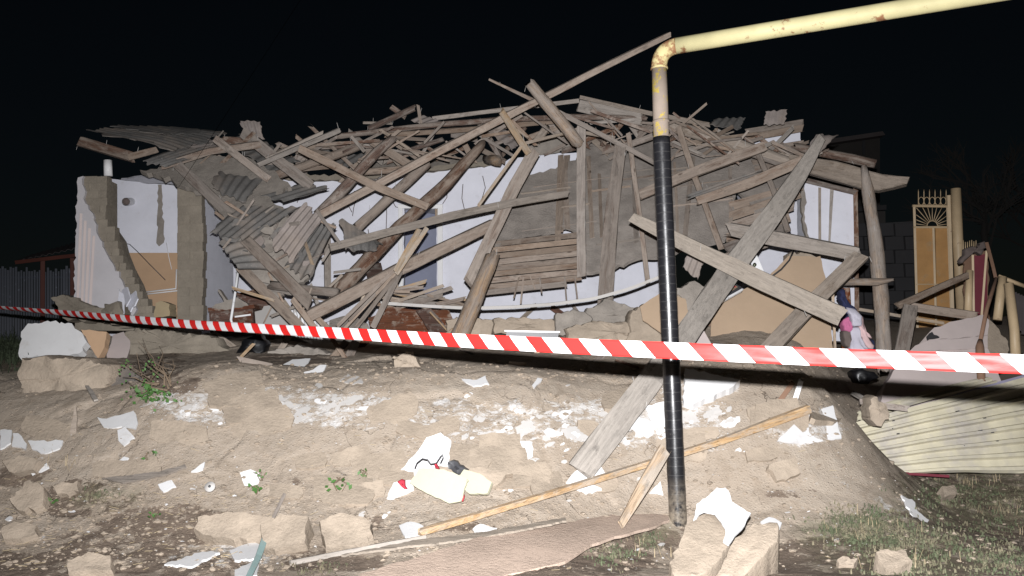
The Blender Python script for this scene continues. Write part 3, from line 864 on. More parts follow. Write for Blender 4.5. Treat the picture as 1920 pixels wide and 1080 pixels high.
# ================================================================== loose timbers of the roof
TIM = 'fallen roof timbers'
T = [  # name, label, points, width px, material, thickness m (None square), round, extra
('pole','long thin pole jutting highest above the ruin towards the pipe elbow',[(603,402,10.3,15),(840,276,10.3,14),(1125,130,10.25,12),(1257,65,10.2,9)],12,'dusty',.07,0,{}),
('log','short thick log sticking up steeply across the long thin pole',[(992,158,10.1,21),(1085,272,10.4,24)],22,'barklog',None,1,{}),
('stick','thin stick pointing left above the roof against the night sky',[(917,149,10.6,4),(1004,190,10.6,7)],6,'dusty',.03,0,{}),
('batten','thin batten slanting from the steep log down to the black pipe',[(1048,210,10.55),(1226,304,10.6)],9,'dusty',.05,0,{}),
('ridge_pole','grey ridge pole lying level behind the steep log',[(812,222,12.1),(950,205,12.1),(1086,189,12.1)],8,'grey',.07,0,{}),
('pole','dark brown pole running level along the ruined roof top',[(620,258,11.8),(800,236,11.8),(940,225,11.7),(1080,220,11.7),(1212,222,11.6)],11,'brown',None,1,{}),
('pole','pale pole just below the dark brown roof top pole',[(722,254,11.9),(880,243,11.9),(1042,228,11.9)],9,'dusty',.07,0,{}),
('board','wide weathered board at the roof peak left of the pipe',[(1086,198,11.8,22),(1200,222,11.6,26)],26,'grey',.05,0,{}),
('board','thin grey board running down from the roof peak behind the pipe',[(1088,182,11.75,7),(1222,213,11.55,9),(1330,234,11.4,9)],9,'grey',.04,0,{}),
('log','dusty thick log across the top of the mud panel',[(1238,232,11.5,22),(1350,262,11.3,26),(1478,305,11.0,24)],24,'grey',None,1,{}),
('beam','massive hewn beam with splintered end overhanging the right corner',[(1478,300,11.0,26),(1560,318,10.7,36),(1640,342,10.5,36),(1702,338,10.4,15)],34,'grey',.2,0,{}),
('log','brown round log end behind the massive hewn beam',[(1490,276,11.6,16),(1642,308,11.3,18)],17,'brown',None,1,{}),
('plank','very long pale plank leaning from the roof corner to the rubble foot',[(1541,258,9.9,17),(1500,328,9.6,30),(1450,400,9.2,38),(1370,506,8.7,42),(1283,634,7.75,43),(1225,706,7.12,45),(1088,882,6.45,50)],40,'pale',.045,0,{}),
('plank','wide pale plank lying across the long leaning plank right of pipe',[(1186,408,8.7,18),(1262,446,8.6,27),(1330,480,8.5,30),(1420,524,8.3,36),(1572,592,8.0,36)],30,'pale',.045,0,{}),
('plank','thick plank sloping to the elbow shaped joint at the right corner',[(1365,430,9.6,24),(1430,444,9.5,28),(1612,478,9.1,26)],27,'grey',.08,0,{}),
('plank','plank running down left from the elbow joint over the tan boards',[(1614,478,9.05,28),(1530,560,8.9,30),(1440,655,8.6,32)],29,'grey',.05,0,{}),
('post','crooked upright post standing clear at the right corner',[(1619,312,10.5,12),(1624,345,10.5,24),(1632,400,10.4,23),(1642,470,10.3,26),(1647,530,10.2,28),(1652,590,10.1,27),(1657,690,10.0,30)],25,'barklog',None,1,{}),
('log','short pointed log crossing the crooked upright post',[(1585,528,10.15,13),(1650,528,10.05,15),(1676,524,10.0,5)],14,'barklog',None,1,{}),
('board','dusty board with light lower edge crossing the pipe on mud panel',[(1196,366,10.8),(1300,322,10.7),(1432,274,10.6)],19,'dusty',.06,0,{}),
('board','dusty board below the dark slate strip on the mud panel',[(1310,374,10.5),(1400,346,10.4),(1500,303,10.3)],20,'dusty',.06,0,{}),
('lath','thin lath slanting over the mud panel right of the pipe',[(1272,240,10.9),(1300,325,10.75),(1352,467,10.4)],11,'dusty',.03,0,{}),
('lath','short dark-ended lath hanging over the white wall patch',[(1417,280,10.8),(1450,355,10.5),(1476,430,10.3)],10,'dusty',.04,0,{}),
('board','straight upright board on the mud panel left of the pipe',[(1090,238,10.7),(1089,420,10.55),(1090,516,10.5)],17,'dusty',.05,0,{}),
('board','mud-caked upright board hanging lowest left of the black pipe',[(1163,272,10.6,22),(1146,400,10.45,26),(1133,580,10.3,30)],28,'dusty',.06,0,{}),
('lath','thin upright lath directly left of the black pipe',[(1178,250,10.75),(1196,380,10.55),(1214,525,10.4)],9,'dusty',.03,0,{}),
('batten','pale fresh batten end crossing the long thin pole near its middle',[(940,208,10.15),(990,286,10.3)],13,'fresh',.06,0,{}),
('board','dusty board leaning left edge of mud panel down to bark-stripped log',[(1003,282,10.5),(965,350,10.3),(880,528,9.8)],24,'dusty',.07,0,{}),
('log','bark-stripped round log leaning into the tape at the centre',[(929,474,9.5,27),(900,548,9.3,32),(866,630,9.1,36),(842,698,8.9,36)],32,'barklog',None,1,{}),
('board','long bowed board reaching right with a pale splintered tip',[(1066,363,10.1,12),(960,380,10.0,14),(850,404,9.9,15),(740,432,9.8,15),(620,464,9.7,15)],14,'grey',.06,0,{}),
('log','squared log under the long bowed board with broken brown end',[(926,422,10.3,20),(745,508,9.9,23),(582,592,9.4,22)],22,'dusty',.13,0,{}),
('beam','dark brown beam crossing the doorway from upper right to lower left',[(908,268,10.9,18),(838,345,10.7,24),(747,429,10.4,27),(636,548,10.0,30)],25,'brown',None,1,{}),
('beam','grey beam leaning left of the doorway behind the crossed boards',[(806,304,11.2),(672,427,10.8)],20,'dusty',None,1,{}),
('board','board sloping down right across two leaning beams above the doorway',[(564,280,10.25),(706,350,10.2),(802,388,10.15)],15,'dusty',.04,0,{}),
('log','splintered red brown log leaning above the bright corrugated sheet',[(741,256,10.9,17),(706,286,10.8,19),(635,366,10.55,22),(598,400,10.4,18)],20,'brown',None,1,{}),
('log','dusty log lying across the roof left of the splintered log',[(682,270,11.2),(600,300,11.0),(500,334,10.8)],17,'dusty',None,1,{}),
('board','board sloping from upright roofing scrap to the white wall',[(452,246,10.9),(578,346,10.6)],21,'dusty',.04,0,{}),
('batten','upper of two parallel battens pointing up right over the left roof',[(638,244,10.7),(484,310,10.5)],9,'grey',.05,0,{}),
('batten','lower of two parallel battens pointing up right over the left roof',[(606,250,10.85),(500,298,10.75)],9,'grey',.05,0,{}),
('board','short board crossing the left roof above the brown end timber',[(403,260,10.6),(500,334,10.4)],14,'dusty',.04,0,{}),
('timber','short reddish brown timber tucked behind the left roof boards',[(412,264,11.4),(482,268,11.4)],18,'brown',.12,0,{}),
('board','dusty board along the lower edge of the left roof sheets',[(304,312,10.5),(395,284,10.6),(486,272,10.7)],13,'dusty',.07,0,{}),
('beam','brown end beam sticking out farthest left under the roof sheets',[(147,263,10.6,18),(246,292,10.7,18)],18,'brown',.1,0,{}),
('board','short board joining the far left end beam',[(243,294,10.65),(292,281,10.75)],12,'dusty',.06,0,{}),
('board','board slanting down beside the cut mud brick partition',[(332,308,10.55),(430,402,10.2)],19,'dusty',.04,0,{}),
('log','brown broken stub rising at the middle of the roof top',[(690,242,11.9),(778,202,11.9)],12,'brown',None,1,{}),
('stub','small tilted stub at the roof top left of the broken stub',[(735,201,12.0),(758,217,12.0)],10,'brown',.06,0,{}),
('splinter','upright splinter beside the broken stub on the roof top',[(784,197,11.9),(789,232,11.9)],6,'dusty',.04,0,{}),
('lath','level grey lath lying under the broken roof top stub',[(681,230,12.0),(735,231,12.0)],5,'grey',.03,0,{}),
('board','dusty board sloping right behind the splintered log',[(700,266,11.3),(772,312,11.2)],16,'dusty',.04,0,{}),
('pole','red brown pole in the dark gap below the roof top',[(745,290,11.6),(830,262,11.6)],9,'brown',None,1,{}),
('log','thick dusty log lying level over the dark gap of the roof',[(672,322,11.6),(792,312,11.5)],14,'dusty',None,1,{}),
('beam','brown beam under the level roof poles left of the splintered log',[(575,274,11.7),(720,270,11.7)],14,'brown',.1,0,{}),
('log','round dusty log end showing in the gap left of the white wall top',[(905,295,11.8),(925,298,11.3)],20,'barklog',None,1,{}),
('timber','dark timber standing in the roof gap by the corrugated scrap',[(918,264,11.5),(940,302,11.5)],9,'brown',.07,0,{}),
('stick','pale thin stick hanging over the white wall left of the mud panel',[(978,274,10.2),(898,384,9.9)],6,'fresh',.03,0,{}),
('batten','short pale batten poking up right over the white wall top',[(985,268,11.0),(1058,250,11.0)],6,'grey',.04,0,{}),
('timber','dark timber slanting in the gap right of the steep log',[(1095,264,11.9),(1158,238,11.8)],9,'brown',.08,0,{}),
('board','short board crossing the lath tops left of the pipe',[(1162,278,11.3),(1222,256,11.2)],12,'dusty',.04,0,{}),
('timber','grey timber rising through the gap above the white wall',[(1008,262,11.8),(1028,236,11.8)],14,'grey',.1,0,{}),
('board','board leaning below the dark speckled sheets at left',[(458,448,9.6,21),(580,568,9.3,24)],22,'dusty',.04,0,{}),
('board','board running down to the white radiator at left',[(450,500,9.9),(562,612,9.5)],19,'dusty',.05,0,{}),
('log','level dusty log stub beneath the leaning corrugated sheets',[(506,534,9.7),(632,548,9.6)],18,'dusty',None,1,{}),
('board','grey board end beside the level log stub',[(482,534,9.8),(545,548,9.8)],12,'grey',.04,0,{}),
('board','board stub beside the radiator running down to the tape',[(548,560,9.5),(596,622,9.3)],11,'dusty',.04,0,{}),
('board','short board right of the radiator end at the tape',[(590,590,9.5),(622,624,9.4)],10,'dusty',.04,0,{}),
('post','narrow grey post standing against white wall below the sheets',[(614,430,11.5),(615,540,11.3)],12,'grey',.05,0,{}),
('board','plank stub poking out of rubble just below the tape',[(650,640,8.9),(600,700,8.4)],13,'dusty',.03,0,{}),
('board','broad plank stub below the tape at the mound crest',[(668,640,8.9),(640,698,8.35)],16,'dusty',.03,0,{}),
('board','weathered board leaning toward the broken stub from the gate',[(1688,572,10.6,13),(1818,515,11.0,11)],12,'dusty',.08,0,{}),
('board','wide short board standing in rubble below the gate board',[(1708,572,10.4),(1690,665,10.0)],25,'dusty',.05,0,{}),
('batten','long thin batten lying level behind the crooked post',[(1612,580,10.8),(1770,606,10.6)],6,'fresh',.04,0,{}),
('board','dusty board lying behind the pink wall slab',[(1712,576,10.9),(1835,594,10.7)],16,'dusty',.05,0,{}),
('lath','long fresh lath lying across the foot of the mound',[(x, y, ground_at(x, y).y - .13, w) for x, y, w in ((790,1000,12),(1000,938,11),(1200,876,11),(1350,830,12),(1518,768,17))],14,'fresh',.04,0,{'roll':25}),
('board','short fresh board leaning against the lath left of the pipe',[(1166,982,6.05,14),(1205,915,6.2,22),(1248,842,6.35,24)],20,'fresh',.025,0,{'roll':15}),
('lath','weathered grey lath lying flat in the soil at bottom centre',[(546,1056,ground_at(546,1056).y - .05),(690,1028,ground_at(690,1028).y - .06),(800,1008,ground_at(800,1008).y - .05)],9,'pale',.02,0,{}),
]
for nm, lab, pts, w, m, th, rd, ex in T:
    o = beam(nm, pts, w, m, th, bool(rd), broken=ex.get('broken', 0.35), roll=ex.get('roll', random.uniform(-14, 14)))
    tag(o, lab, {'stub':'timber','splinter':'splinter','ridge_pole':'pole'}.get(nm, nm), TIM)
# sprung lath bundle below the doorway
ordn = ['shorter pale lath at the top', 'longer pale lath at the top', 'leftmost lath', 'second lath from left', 'fourth lath from left', 'rightmost broad lath', 'third and thinnest lath']
for i, (x0, y0, x1, y1, w) in enumerate([(800,428,744,512,9),(786,430,742,508,10),(746,500,632,612,7),(748,505,646,616,6),(752,505,668,614,8),(750,510,700,612,11),(742,512,655,600,5)]):
    o = beam('lath', [(x0,y0,9.55 + .03*i),(x1,y1,9.3 - .03*i)], w, 'fresh' if i < 2 else 'dusty', .02, broken=.3)
    tag(o, ordn[i] + ' of the sprung bundle below the doorway', 'lath', 'lath bundle below the doorway')
# splintered pile right of it
for i in range(26):
    x = random.uniform(705, 850); y = 535 + random.uniform(0, 40) + abs(x - 790) * .08; L = random.uniform(40, 110); a = random.uniform(-.35, .3)
    Y = random.uniform(10.0, 10.6)
    o = beam('splinter', [(x - L / 2, y - a * L / 2, Y), (x + L / 2, y + a * L / 2, Y + random.uniform(-.2, .2))], random.uniform(4, 9), (m := random.choice(['dusty', 'fresh', 'dusty', 'grey'])), .02, broken=.8)
    tag(o, '%s %s splinter %s of the heap at the doorway foot' % ('long' if L > 75 else 'short', {'dusty': 'dusty brown', 'fresh': 'pale fresh', 'grey': 'grey'}[m], 'on the left' if x < 755 else 'on the right' if x > 805 else 'in the middle'), 'splinter', 'splinters heaped at the doorway')
# broken sticks in the dark roof cavity
for i in range(34):
    x = random.uniform(520, 1230); y = np.interp(x, [520, 700, 950, 1230], [300, 285, 262, 245]) + random.uniform(-16, 26)
    L = random.uniform(25, 85); a = random.choice([-1, 1]) * random.uniform(.15, 1.2); Y = random.uniform(11.7, 12.5)
    c, s_ = math.cos(a), math.sin(a)
    o = beam('roof_stick', [(x - L / 2 * c, y - L / 2 * s_, Y), (x + L / 2 * c, y + L / 2 * s_, Y + random.uniform(-.3, .3))], random.uniform(6, 15), (m := random.choice(['brown', 'dusty', 'grey', 'dusty'])), .05, broken=.7)
    zone = 'left of the splintered log' if x < 650 else 'below the broken roof top stub' if x < 800 else 'above the doorway' if x < 930 else 'beneath the steep log' if x < 1090 else 'behind the mud panel top'
    tag(o, '%s %s broken stick in the roof gap %s' % ('long' if L > 55 else 'short', {'brown': 'dark brown', 'dusty': 'dusty', 'grey': 'grey'}[m], zone), 'stick', 'broken sticks in the roof gap')

for i in range(105):
    x = random.choice([random.uniform(380, 1230), random.uniform(1240, 1500)]); y = np.interp(x, [380, 520, 700, 950, 1100, 1230, 1500], [285, 300, 282, 250, 230, 245, 290]) + random.uniform(-22, 24)
    L = random.uniform(30, 120); a = random.choice([-1, 1]) * random.uniform(.05, .9); Y = random.uniform(10.9, 11.7)
    c, s_ = math.cos(a), math.sin(a)
    o = beam('lath', [(x - L / 2 * c, y - L / 2 * s_, Y), (x + L / 2 * c, y + L / 2 * s_, Y + random.uniform(-.3, .3))], random.uniform(2.5, 8), (m := random.choice(['brown', 'dusty', 'grey', 'dusty', 'dusty'])), .025, broken=.9)
    zone = 'over the left roof end' if x < 520 else 'left of the splintered log' if x < 650 else 'near the broken roof top stub' if x < 800 else 'above the doorway' if x < 930 else 'around the steep log' if x < 1090 else 'left of the pipe' if x < 1235 else 'right of the pipe'
    tag(o, '%s thin %s lath in the roof tangle %s' % ('long' if L > 75 else 'short', {'brown': 'dark brown', 'dusty': 'dusty', 'grey': 'grey'}[m], zone), 'lath', 'thin laths in the roof tangle')
for i in range(40):
    x = random.uniform(400, 700); y = random.uniform(395, 585); L = random.uniform(25, 80); a = random.choice([-1, 1]) * random.uniform(.1, 1.3); Y = random.uniform(9.6, 10.1)
    if (x > 620 and y < 500) or (x < 470 and y > 455): continue
    c, s_ = math.cos(a), math.sin(a)
    o = beam('lath', [(x - L / 2 * c, y - L / 2 * s_, Y), (x + L / 2 * c, y + L / 2 * s_, Y + random.uniform(-.2, .2))], random.uniform(2.5, 7), (m := random.choice(['brown', 'dusty', 'grey', 'dusty', 'fresh'])), .02, broken=.9)
    zone = 'behind the dark speckled sheet' if y < 450 else 'below the bright ribbed sheet' if y < 530 else 'around the level log stub'
    tag(o, '%s thin %s broken lath caught %s' % ('long' if L > 52 else 'short', {'brown': 'dark brown', 'dusty': 'dusty', 'grey': 'grey', 'fresh': 'pale'}[m], zone), 'lath', 'laths caught among the left sheets')
# nails left in the timbers
for o in [o for o in list(COL.objects) if o.get('group') == TIM][:48]:
    me_ = o.data; n_ = len(me_.vertices)
    for _ in range(2):
        p = o.matrix_world @ me_.vertices[random.randrange(n_)].co
        tube('nail', [p, p + Vector((random.uniform(-.02, .02), -.01, random.choice([-1, 1, 1]) * random.uniform(.04, .09)))], .0025, 'dustyflake', o, 5)
# ================================================================== corrugated roofing
SH = 'broken corrugated roofing'
for quad, waves, m, amp, lab in [
 ([(157,243,10.6),(300,240,12.2),(425,250,12.0),(325,284,10.5)],11,'slate',.022,'long grey roofing sheet lying flattest at the far left roof end'),
 ([(205,236,11.2),(330,238,12.4),(420,250,12.2),(300,252,11.0)],7,'slate',.022,'second layer of roofing sheet on the far left roof end'),
 ([(268,302,10.35),(310,312,10.3),(416,280,10.9),(345,276,11.0)],5,'slate',.022,'lower roofing sheet just under the left roof edge board'),
 ([(450,227,11.0),(488,229,11.0),(494,260,10.9),(462,258,10.9)],3,'slate_light',.022,'small roofing scrap standing upright against the night sky'),
 ([(398,352,10.1),(458,380,10.0),(492,338,10.4),(412,322,10.5)],5,'slate',.022,'dark roofing piece lying above the speckled sheets'),
 ([(494,366,10.3),(528,379,10.2),(616,352,10.6),(560,346,10.7)],3,'slate',.022,'roofing strip over the white wall top left of centre'),
 ([(394,436,9.75),(470,452,9.6),(560,388,10.1),(455,386,10.2)],6,'slate',.026,'dark speckled roofing sheet with wavy lower edge'),
 ([(508,452,9.5),(548,492,9.45),(606,408,9.8),(568,382,9.85)],5,'slate_light',.024,'bright dusty pink grey ribbed roofing sheet'),
 ([(534,498,9.7),(580,524,9.6),(630,420,10.0),(590,424,10.05)],4,'slate',.024,'dark sheet leaning right of the bright ribbed sheet'),
 ([(648,468,9.85),(706,470,9.8),(714,455,10.0),(640,408,10.1)],4,'slate',.022,'curved sheet piece with wavy black-shadowed lower edge'),
 ([(418,466,9.65),(448,504,9.5),(506,506,9.6),(462,446,9.75)],4,'slate',.022,'lowest dark sheet piece over the white wall at left'),
 ([(425,262,11.6),(520,330,11.2),(560,300,11.6),(470,252,12.0)],7,'slate',.02,'roofing sheet lying deeper under the left roof boards'),
 ([(300,262,11.2),(345,290,10.9),(430,272,11.4),(380,256,11.9)],5,'slate_light',.02,'pale roofing sheet between the left end sheets and boards'),
 ([(560,306,12.1),(640,322,11.8),(690,290,12.1),(610,280,12.3)],5,'slate',.02,'roofing sheet in the gap behind the crossing boards'),
 ([(915,246,11.4),(960,280,11.3),(982,268,11.5),(935,234,11.6)],4,'slate_light',.022,'grey sheet scrap below the pale batten end'),
 ([(770,225,12.0),(800,236,11.9),(826,226,12.0),(792,216,12.1)],3,'slate_light',.02,'small sheet scrap on the roof top by the broken stub'),
 ([(1330,234,11.6),(1386,242,11.6),(1398,220,11.8),(1345,222,11.8)],4,'slate',.02,'crumpled sheet scrap on the roof right of the pipe'),
 ([(1432,235,11.6),(1472,232,11.6),(1476,205,11.7),(1436,209,11.7)],3,'slate_light',.012,'square sheet scrap standing highest on the right roof'),
 ([(1510,292,10.2),(1535,290,10.2),(1572,254,10.5),(1530,250,10.5)],2,'slate_light',.012,'pointed sheet scrap behind the top of the leaning plank'),
 ([(1288,366,10.45),(1296,372,10.44),(1432,326,10.4),(1424,318,10.42)],2,'slate',.01,'thin dark speckled slate strip on the mud panel'),
 ([(1280,500,9.6),(1308,525,9.5),(1330,462,9.6),(1300,455,9.7)],3,'slate_light',.02,'small sheet scrap right of the black pipe at plank crossing'),
]:
    tag(sheet('roofing_sheet', quad, waves, m, amp * .5, rag=.10, bend=random.uniform(0, .03)), lab, 'roofing sheet', SH)
# small broken pieces on the heap at left
for i in range(26):
    x = random.uniform(420, 590); y = random.uniform(395, 490) + (x - 420) * .1; r = random.uniform(8, 22); Y = random.uniform(9.7, 10.1)
    poly = [(x + r * random.uniform(.6, 1.2) * math.cos(a), y + r * .7 * random.uniform(.6, 1.2) * math.sin(a)) for a in np.linspace(0, 6.28, 7)[:-1]]
    pl = plane3(at(*poly[0], Y), at(*poly[2], Y + random.uniform(-.1, .1)), at(*poly[4], Y - random.uniform(0, .15)))
    m = random.choice(['slate', 'slate', 'greymud', 'slate_light'])
    o = slab('roofing_shard', poly, 0, .012, m, None, 1, 6, pl)
    if o: tag(o, '%s %s roofing shard %s the bright ribbed sheet' % ('tiny' if r < 14 else 'larger', {'slate': 'dark grey', 'greymud': 'mud caked', 'slate_light': 'light grey'}[m], 'left of' if x < 505 else 'around'), 'shard', 'roofing shards at left')

# mud and ceiling earth slumped over the left roof
for poly, Ys, lab in [
 ([(262,318),(330,312),(390,292),(470,296),(520,325),(545,348),(500,372),(540,400),(470,400),(420,408),(380,360),(345,350),(300,330)], (10.9,10.9,10.5), 'slumped dusty ceiling mud spread below the left roof sheets'),
 ([(430,415),(520,400),(600,425),(560,470),(580,520),(520,560),(470,520),(440,480)], (10.15,10.1,9.85), 'mud mass behind the fallen corrugated sheets at left'),
 ([(335,352),(372,356),(398,372),(392,386),(362,396),(345,388)], (10.8,10.8,10.7), 'loose curved mud slab on top of the cut partition'),
 ([(640,318),(720,300),(800,302),(860,296),(940,288),(950,304),(840,316),(720,328),(650,336)], (12.75,12.75,12.6), 'ragged attic earth above the whitewashed wall by the doorway'),
 ([(1000,262),(1080,250),(1090,280),(1040,288),(985,296)], (12.7,12.7,12.6), 'earth and rubbish above the wall right of the steep log'),
 ([(500,300),(600,300),(640,322),(600,338),(560,338),(520,330)], (12.0,12.0,11.8), 'earth left on the wall head under the roof logs'),
 ]:
    pl = plane3(at(*poly[0], Ys[0]), at(*poly[3], Ys[1]), at(*poly[-3], Ys[2]))
    tag(slab('mud_slab', poly, 0, .07, 'greymud', None, 2.2, 7, pl), lab, 'mud slab')

# ================================================================== things inside the ruin
cab = empty('bedside_cabinet', at(432, 600, 10.5), 'brown wooden bedside cabinet under dust at the left room', 'cabinet')
slab('carcass', [(392,583),(474,578),(476,626),(394,630)], 10.5, .35, 'veneer', cab)
slab('cabinet_top', [(389,577),(476,571),(478,578),(390,584)], 10.47, .4, 'veneer', cab)
slab('drawer', [(436,585),(472,583),(473,606),(437,608)], 10.485, .02, 'veneer', cab)
slab('cabinet_door', [(395,588),(431,586),(432,626),(396,628)], 10.485, .02, 'veneer', cab)
beam('handle', [(440,594,10.47),(470,590,10.47)], 3.2, 'plasticwhite', .015, parent=cab, broken=0, jit=.01)
slab('dust_pile', [(396,578),(404,570),(420,566),(408,545),(410,542),(424,562),(445,558),(462,568),(466,573),(430,580)], 10.46, .1, 'greymud', cab, 1, 6)
hb = empty('bed_headboard', at(480, 590, 10.9), 'curved dark brown bed headboard behind the bedside cabinet', 'headboard')
slab('panel', [(444,552),(460,547),(478,543),(490,539),(510,540),(530,552),(530,610),(448,612)], 10.9, .04, 'veneer', hb, .3, 8)
beam('top_rail', [(443,552,10.88),(465,548,10.88),(490,540,10.88),(515,541,10.88)], 4, 'veneer', .06, parent=hb, broken=0)
tag(tube('curtain_rod', [at(447,503,10.35), at(440,555,10.3), at(433,600,10.2), at(437,612,10.2)], .016, 'plasticwhite'), 'thin white rod standing in front of the bedside cabinet', 'rod')
rad = empty('radiator', at(570, 620, 10.0), 'white ribbed radiator standing tilted behind the tape', 'radiator')
for i in range(9):
    a = at(546 + i * 6.0, 576 + i * 2.0, 10.0); b = at(556 + i * 6.0, 634 + i * 1.2, 9.9)
    tube('fin', [a, a.lerp(b, .1), a.lerp(b, .9), b], [.012, .017, .017, .012], 'plasticwhite', rad, 8)
tube('header_pipe', [at(545,580,10.03), at(596,597,10.03)], .016, 'plasticwhite', rad, 8)
# broken wardrobe panels
for poly, Y, m, lab in [
 ([(712,572),(770,580),(842,582),(858,620),(800,640),(716,640)], 9.9, 'veneer', 'largest dark red brown wardrobe panel behind the tape'),
 ([(690,596),(740,578),(768,624),(700,640)], 9.75, 'veneer', 'dark brown panel leaning left of the large wardrobe panel'),
 ([(780,582),(808,578),(852,630),(820,640)], 9.8, 'veneer', 'dark brown panel with a pale edge strip'),
 ([(684,500),(714,492),(718,512),(690,524)], 10.4, 'veneer', 'small brown board piece beside the doorway'),
 ([(618,600),(660,585),(690,606),(650,634),(615,632)], 9.7, 'greymud', 'pale dusty clod behind the lath bundle'),
 ([(478,585),(505,572),(540,590),(548,624),(480,628)], 10.1, 'dustyflake', 'dusty white rubble pile between cabinet and radiator')]:
    pl = plane3(at(*poly[0], Y + .25), at(*poly[1], Y + .3), at(*poly[-1], Y))
    o = slab('wardrobe_board' if m == 'veneer' else 'rubble_chunk', poly, 0, .02 if m == 'veneer' else .15, m, None, .6 if m == 'veneer' else 2, 9, pl)
    tag(o, lab, 'panel' if m == 'veneer' else 'rubble')
tag(beam('edge_strip', [(806,585,9.7),(846,628,9.6)], 3, 'fresh', .01, broken=.1), 'pale edge strip sprung from the wardrobe panels', 'strip')
# plastic cornice strip
tag(beam('cornice_strip', [(714,568,9.9), (800,574,9.85), (880,578,9.8), (960,576,9.8), (1040,570,9.8), (1115,560,9.75), (1180,542,9.7), (1240,518,9.65)], 6, 'dustyflake', .02, broken=.1),
    'long bent white plastic cornice strip stretched above the tape', 'cornice')
# mud brick lumps of the fallen front wall
def lump(name, poly, Y, dep, mat, lab, cat='rubble', group=None, tilt=.25, parent=None):
    """rounded lump: outline in pixels at y=Y, bulging towards the viewer"""
    pts = ragged(poly, 2.0, 6)
    P = [at(p[0], p[1], Y) for p in pts]
    c = sum(P, Vector()) / len(P)
    rings = [(1.0, dep), (1.015, dep * .5), (1.0, .03), (.96, 0), (.78, -.006), (.55, -.008), (.25, -.01)]
    V = []; Fc = []; n = len(P); sd = random.random() * 40
    for s, d in rings:
        for p in P:
            q = c + (p - c) * s
            nn = mnoise.noise(q * 4 + Vector((sd, 0, 0))) * .05 + mnoise.cell(q * 9 + Vector((sd, 0, 0))) * .014 + mnoise.noise(q * 21) * .012
            V.append(q - c + Vector((0, d + nn + (q.z - c.z) * tilt, nn * .4)))
    for r in range(len(rings) - 1):
        for i in range(n):
            Fc.append((r * n + i, r * n + (i + 1) % n, (r + 1) * n + (i + 1) % n, (r + 1) * n + i))
    V.append(Vector((0, -.03, 0))); k = (len(rings) - 1) * n
    for i in range(n): Fc.append((k + i, k + (i + 1) % n, len(V) - 1))
    o = mesh_obj(name, V, Fc, mat, parent, Matrix.Translation(c), smooth=True)
    if not ('cloth' in name or 'bag' in name): o.modifiers.new('fracture', 'EDGE_SPLIT').split_angle = math.radians(38)
    bm = bmesh.new(); bm.from_mesh(o.data); bmesh.ops.recalc_face_normals(bm, faces=bm.faces[:]); bm.to_mesh(o.data); bm.free()
    if lab: tag(o, lab, cat, group)
    return o
for poly, Y, dep, m, lab in [
 ([(922,598),(985,593),(1050,600),(1052,625),(925,626)], 9.5, .3, 'adobe', 'long mud brick block lying level just above the tape'),
 ([(1040,590),(1075,578),(1108,592),(1120,630),(1042,630)], 9.4, .3, 'greymud', 'grey mud lump right of the long mud brick block'),
 ([(1060,618),(1120,600),(1180,605),(1230,592),(1240,640),(1060,642)], 9.2, .35, 'adobe', 'broad mud heap above the tape left of the pipe'),
 ([(1090,586),(1140,560),(1190,575),(1210,605),(1110,610)], 9.6, .3, 'greymud', 'mud lump under the lowest hanging upright board'),
 ([(835,600),(870,592),(925,600),(922,642),(836,642)], 9.4, .3, 'adobe', 'mud lump behind the bark-stripped log foot'),
 ([(1180,590),(1226,560),(1252,545),(1290,560),(1300,650),(1175,650)], 9.2, .35, 'adobe', 'steep mud lump directly behind the black pipe'),
 ([(1262,545),(1300,525),(1330,540),(1320,580),(1270,585)], 9.3, .2, 'greymud', 'grey mud lump right of the pipe under the crossing planks'),
 ([(32,672),(90,668),(150,672),(205,684),(212,712),(196,742),(120,748),(40,742),(28,705)], 7.45, .45, 'adobe', 'big earth block lying in front of the white slab at far left'),
 ([(150,640),(180,628),(196,650),(186,676),(152,672)], 8.9, .3, 'greymud', 'dark clod right of the white plaster slab at far left'),
 ([(86,560),(110,552),(135,556),(180,575),(200,575),(215,600),(120,602)], 10.15, .3, 'adobe_wall', 'earth heap at the foot of the left corner wall'),
 ([(190,570),(216,562),(238,592),(240,606),(196,606)], 10.0, .2, 'adobe_wall', 'clod fallen below the ribbed render at the left corner'),
 ([(205,630),(250,612),(330,622),(400,632),(440,668),(330,680),(240,668)], 9.3, .3, 'adobe_wall', 'brown earth heap in the tape shadow at left'),
 ([(735,668),(770,658),(790,690),(740,698)], 7.55, .2, 'adobe', 'clod at the mound crest beside the plank stubs'),
 ([(500,655),(560,648),(620,660),(640,690),(520,700)], 8.9, .3, 'greymud', 'low grey rubble pile behind the mound crest'),
 ([(1480,475),(1505,468),(1540,482),(1530,520),(1490,520)], 10.2, .2, 'adobe', 'mud lump above the tan boards at the right room'),
 ([(1640,742),(1664,758),(1668,776),(1650,800),(1632,790),(1628,765)], 7.7, .18, 'adobe', 'rounded clod resting on the end of the cream metal sheet'),
 ([(1640,870),(1660,862),(1680,868),(1672,880),(1650,884)], 7.5, .1, 'adobe', 'small clod on the lower end of the cream metal sheet'),
 ]:
    lump('mud_lump', poly, Y, dep, m, lab)
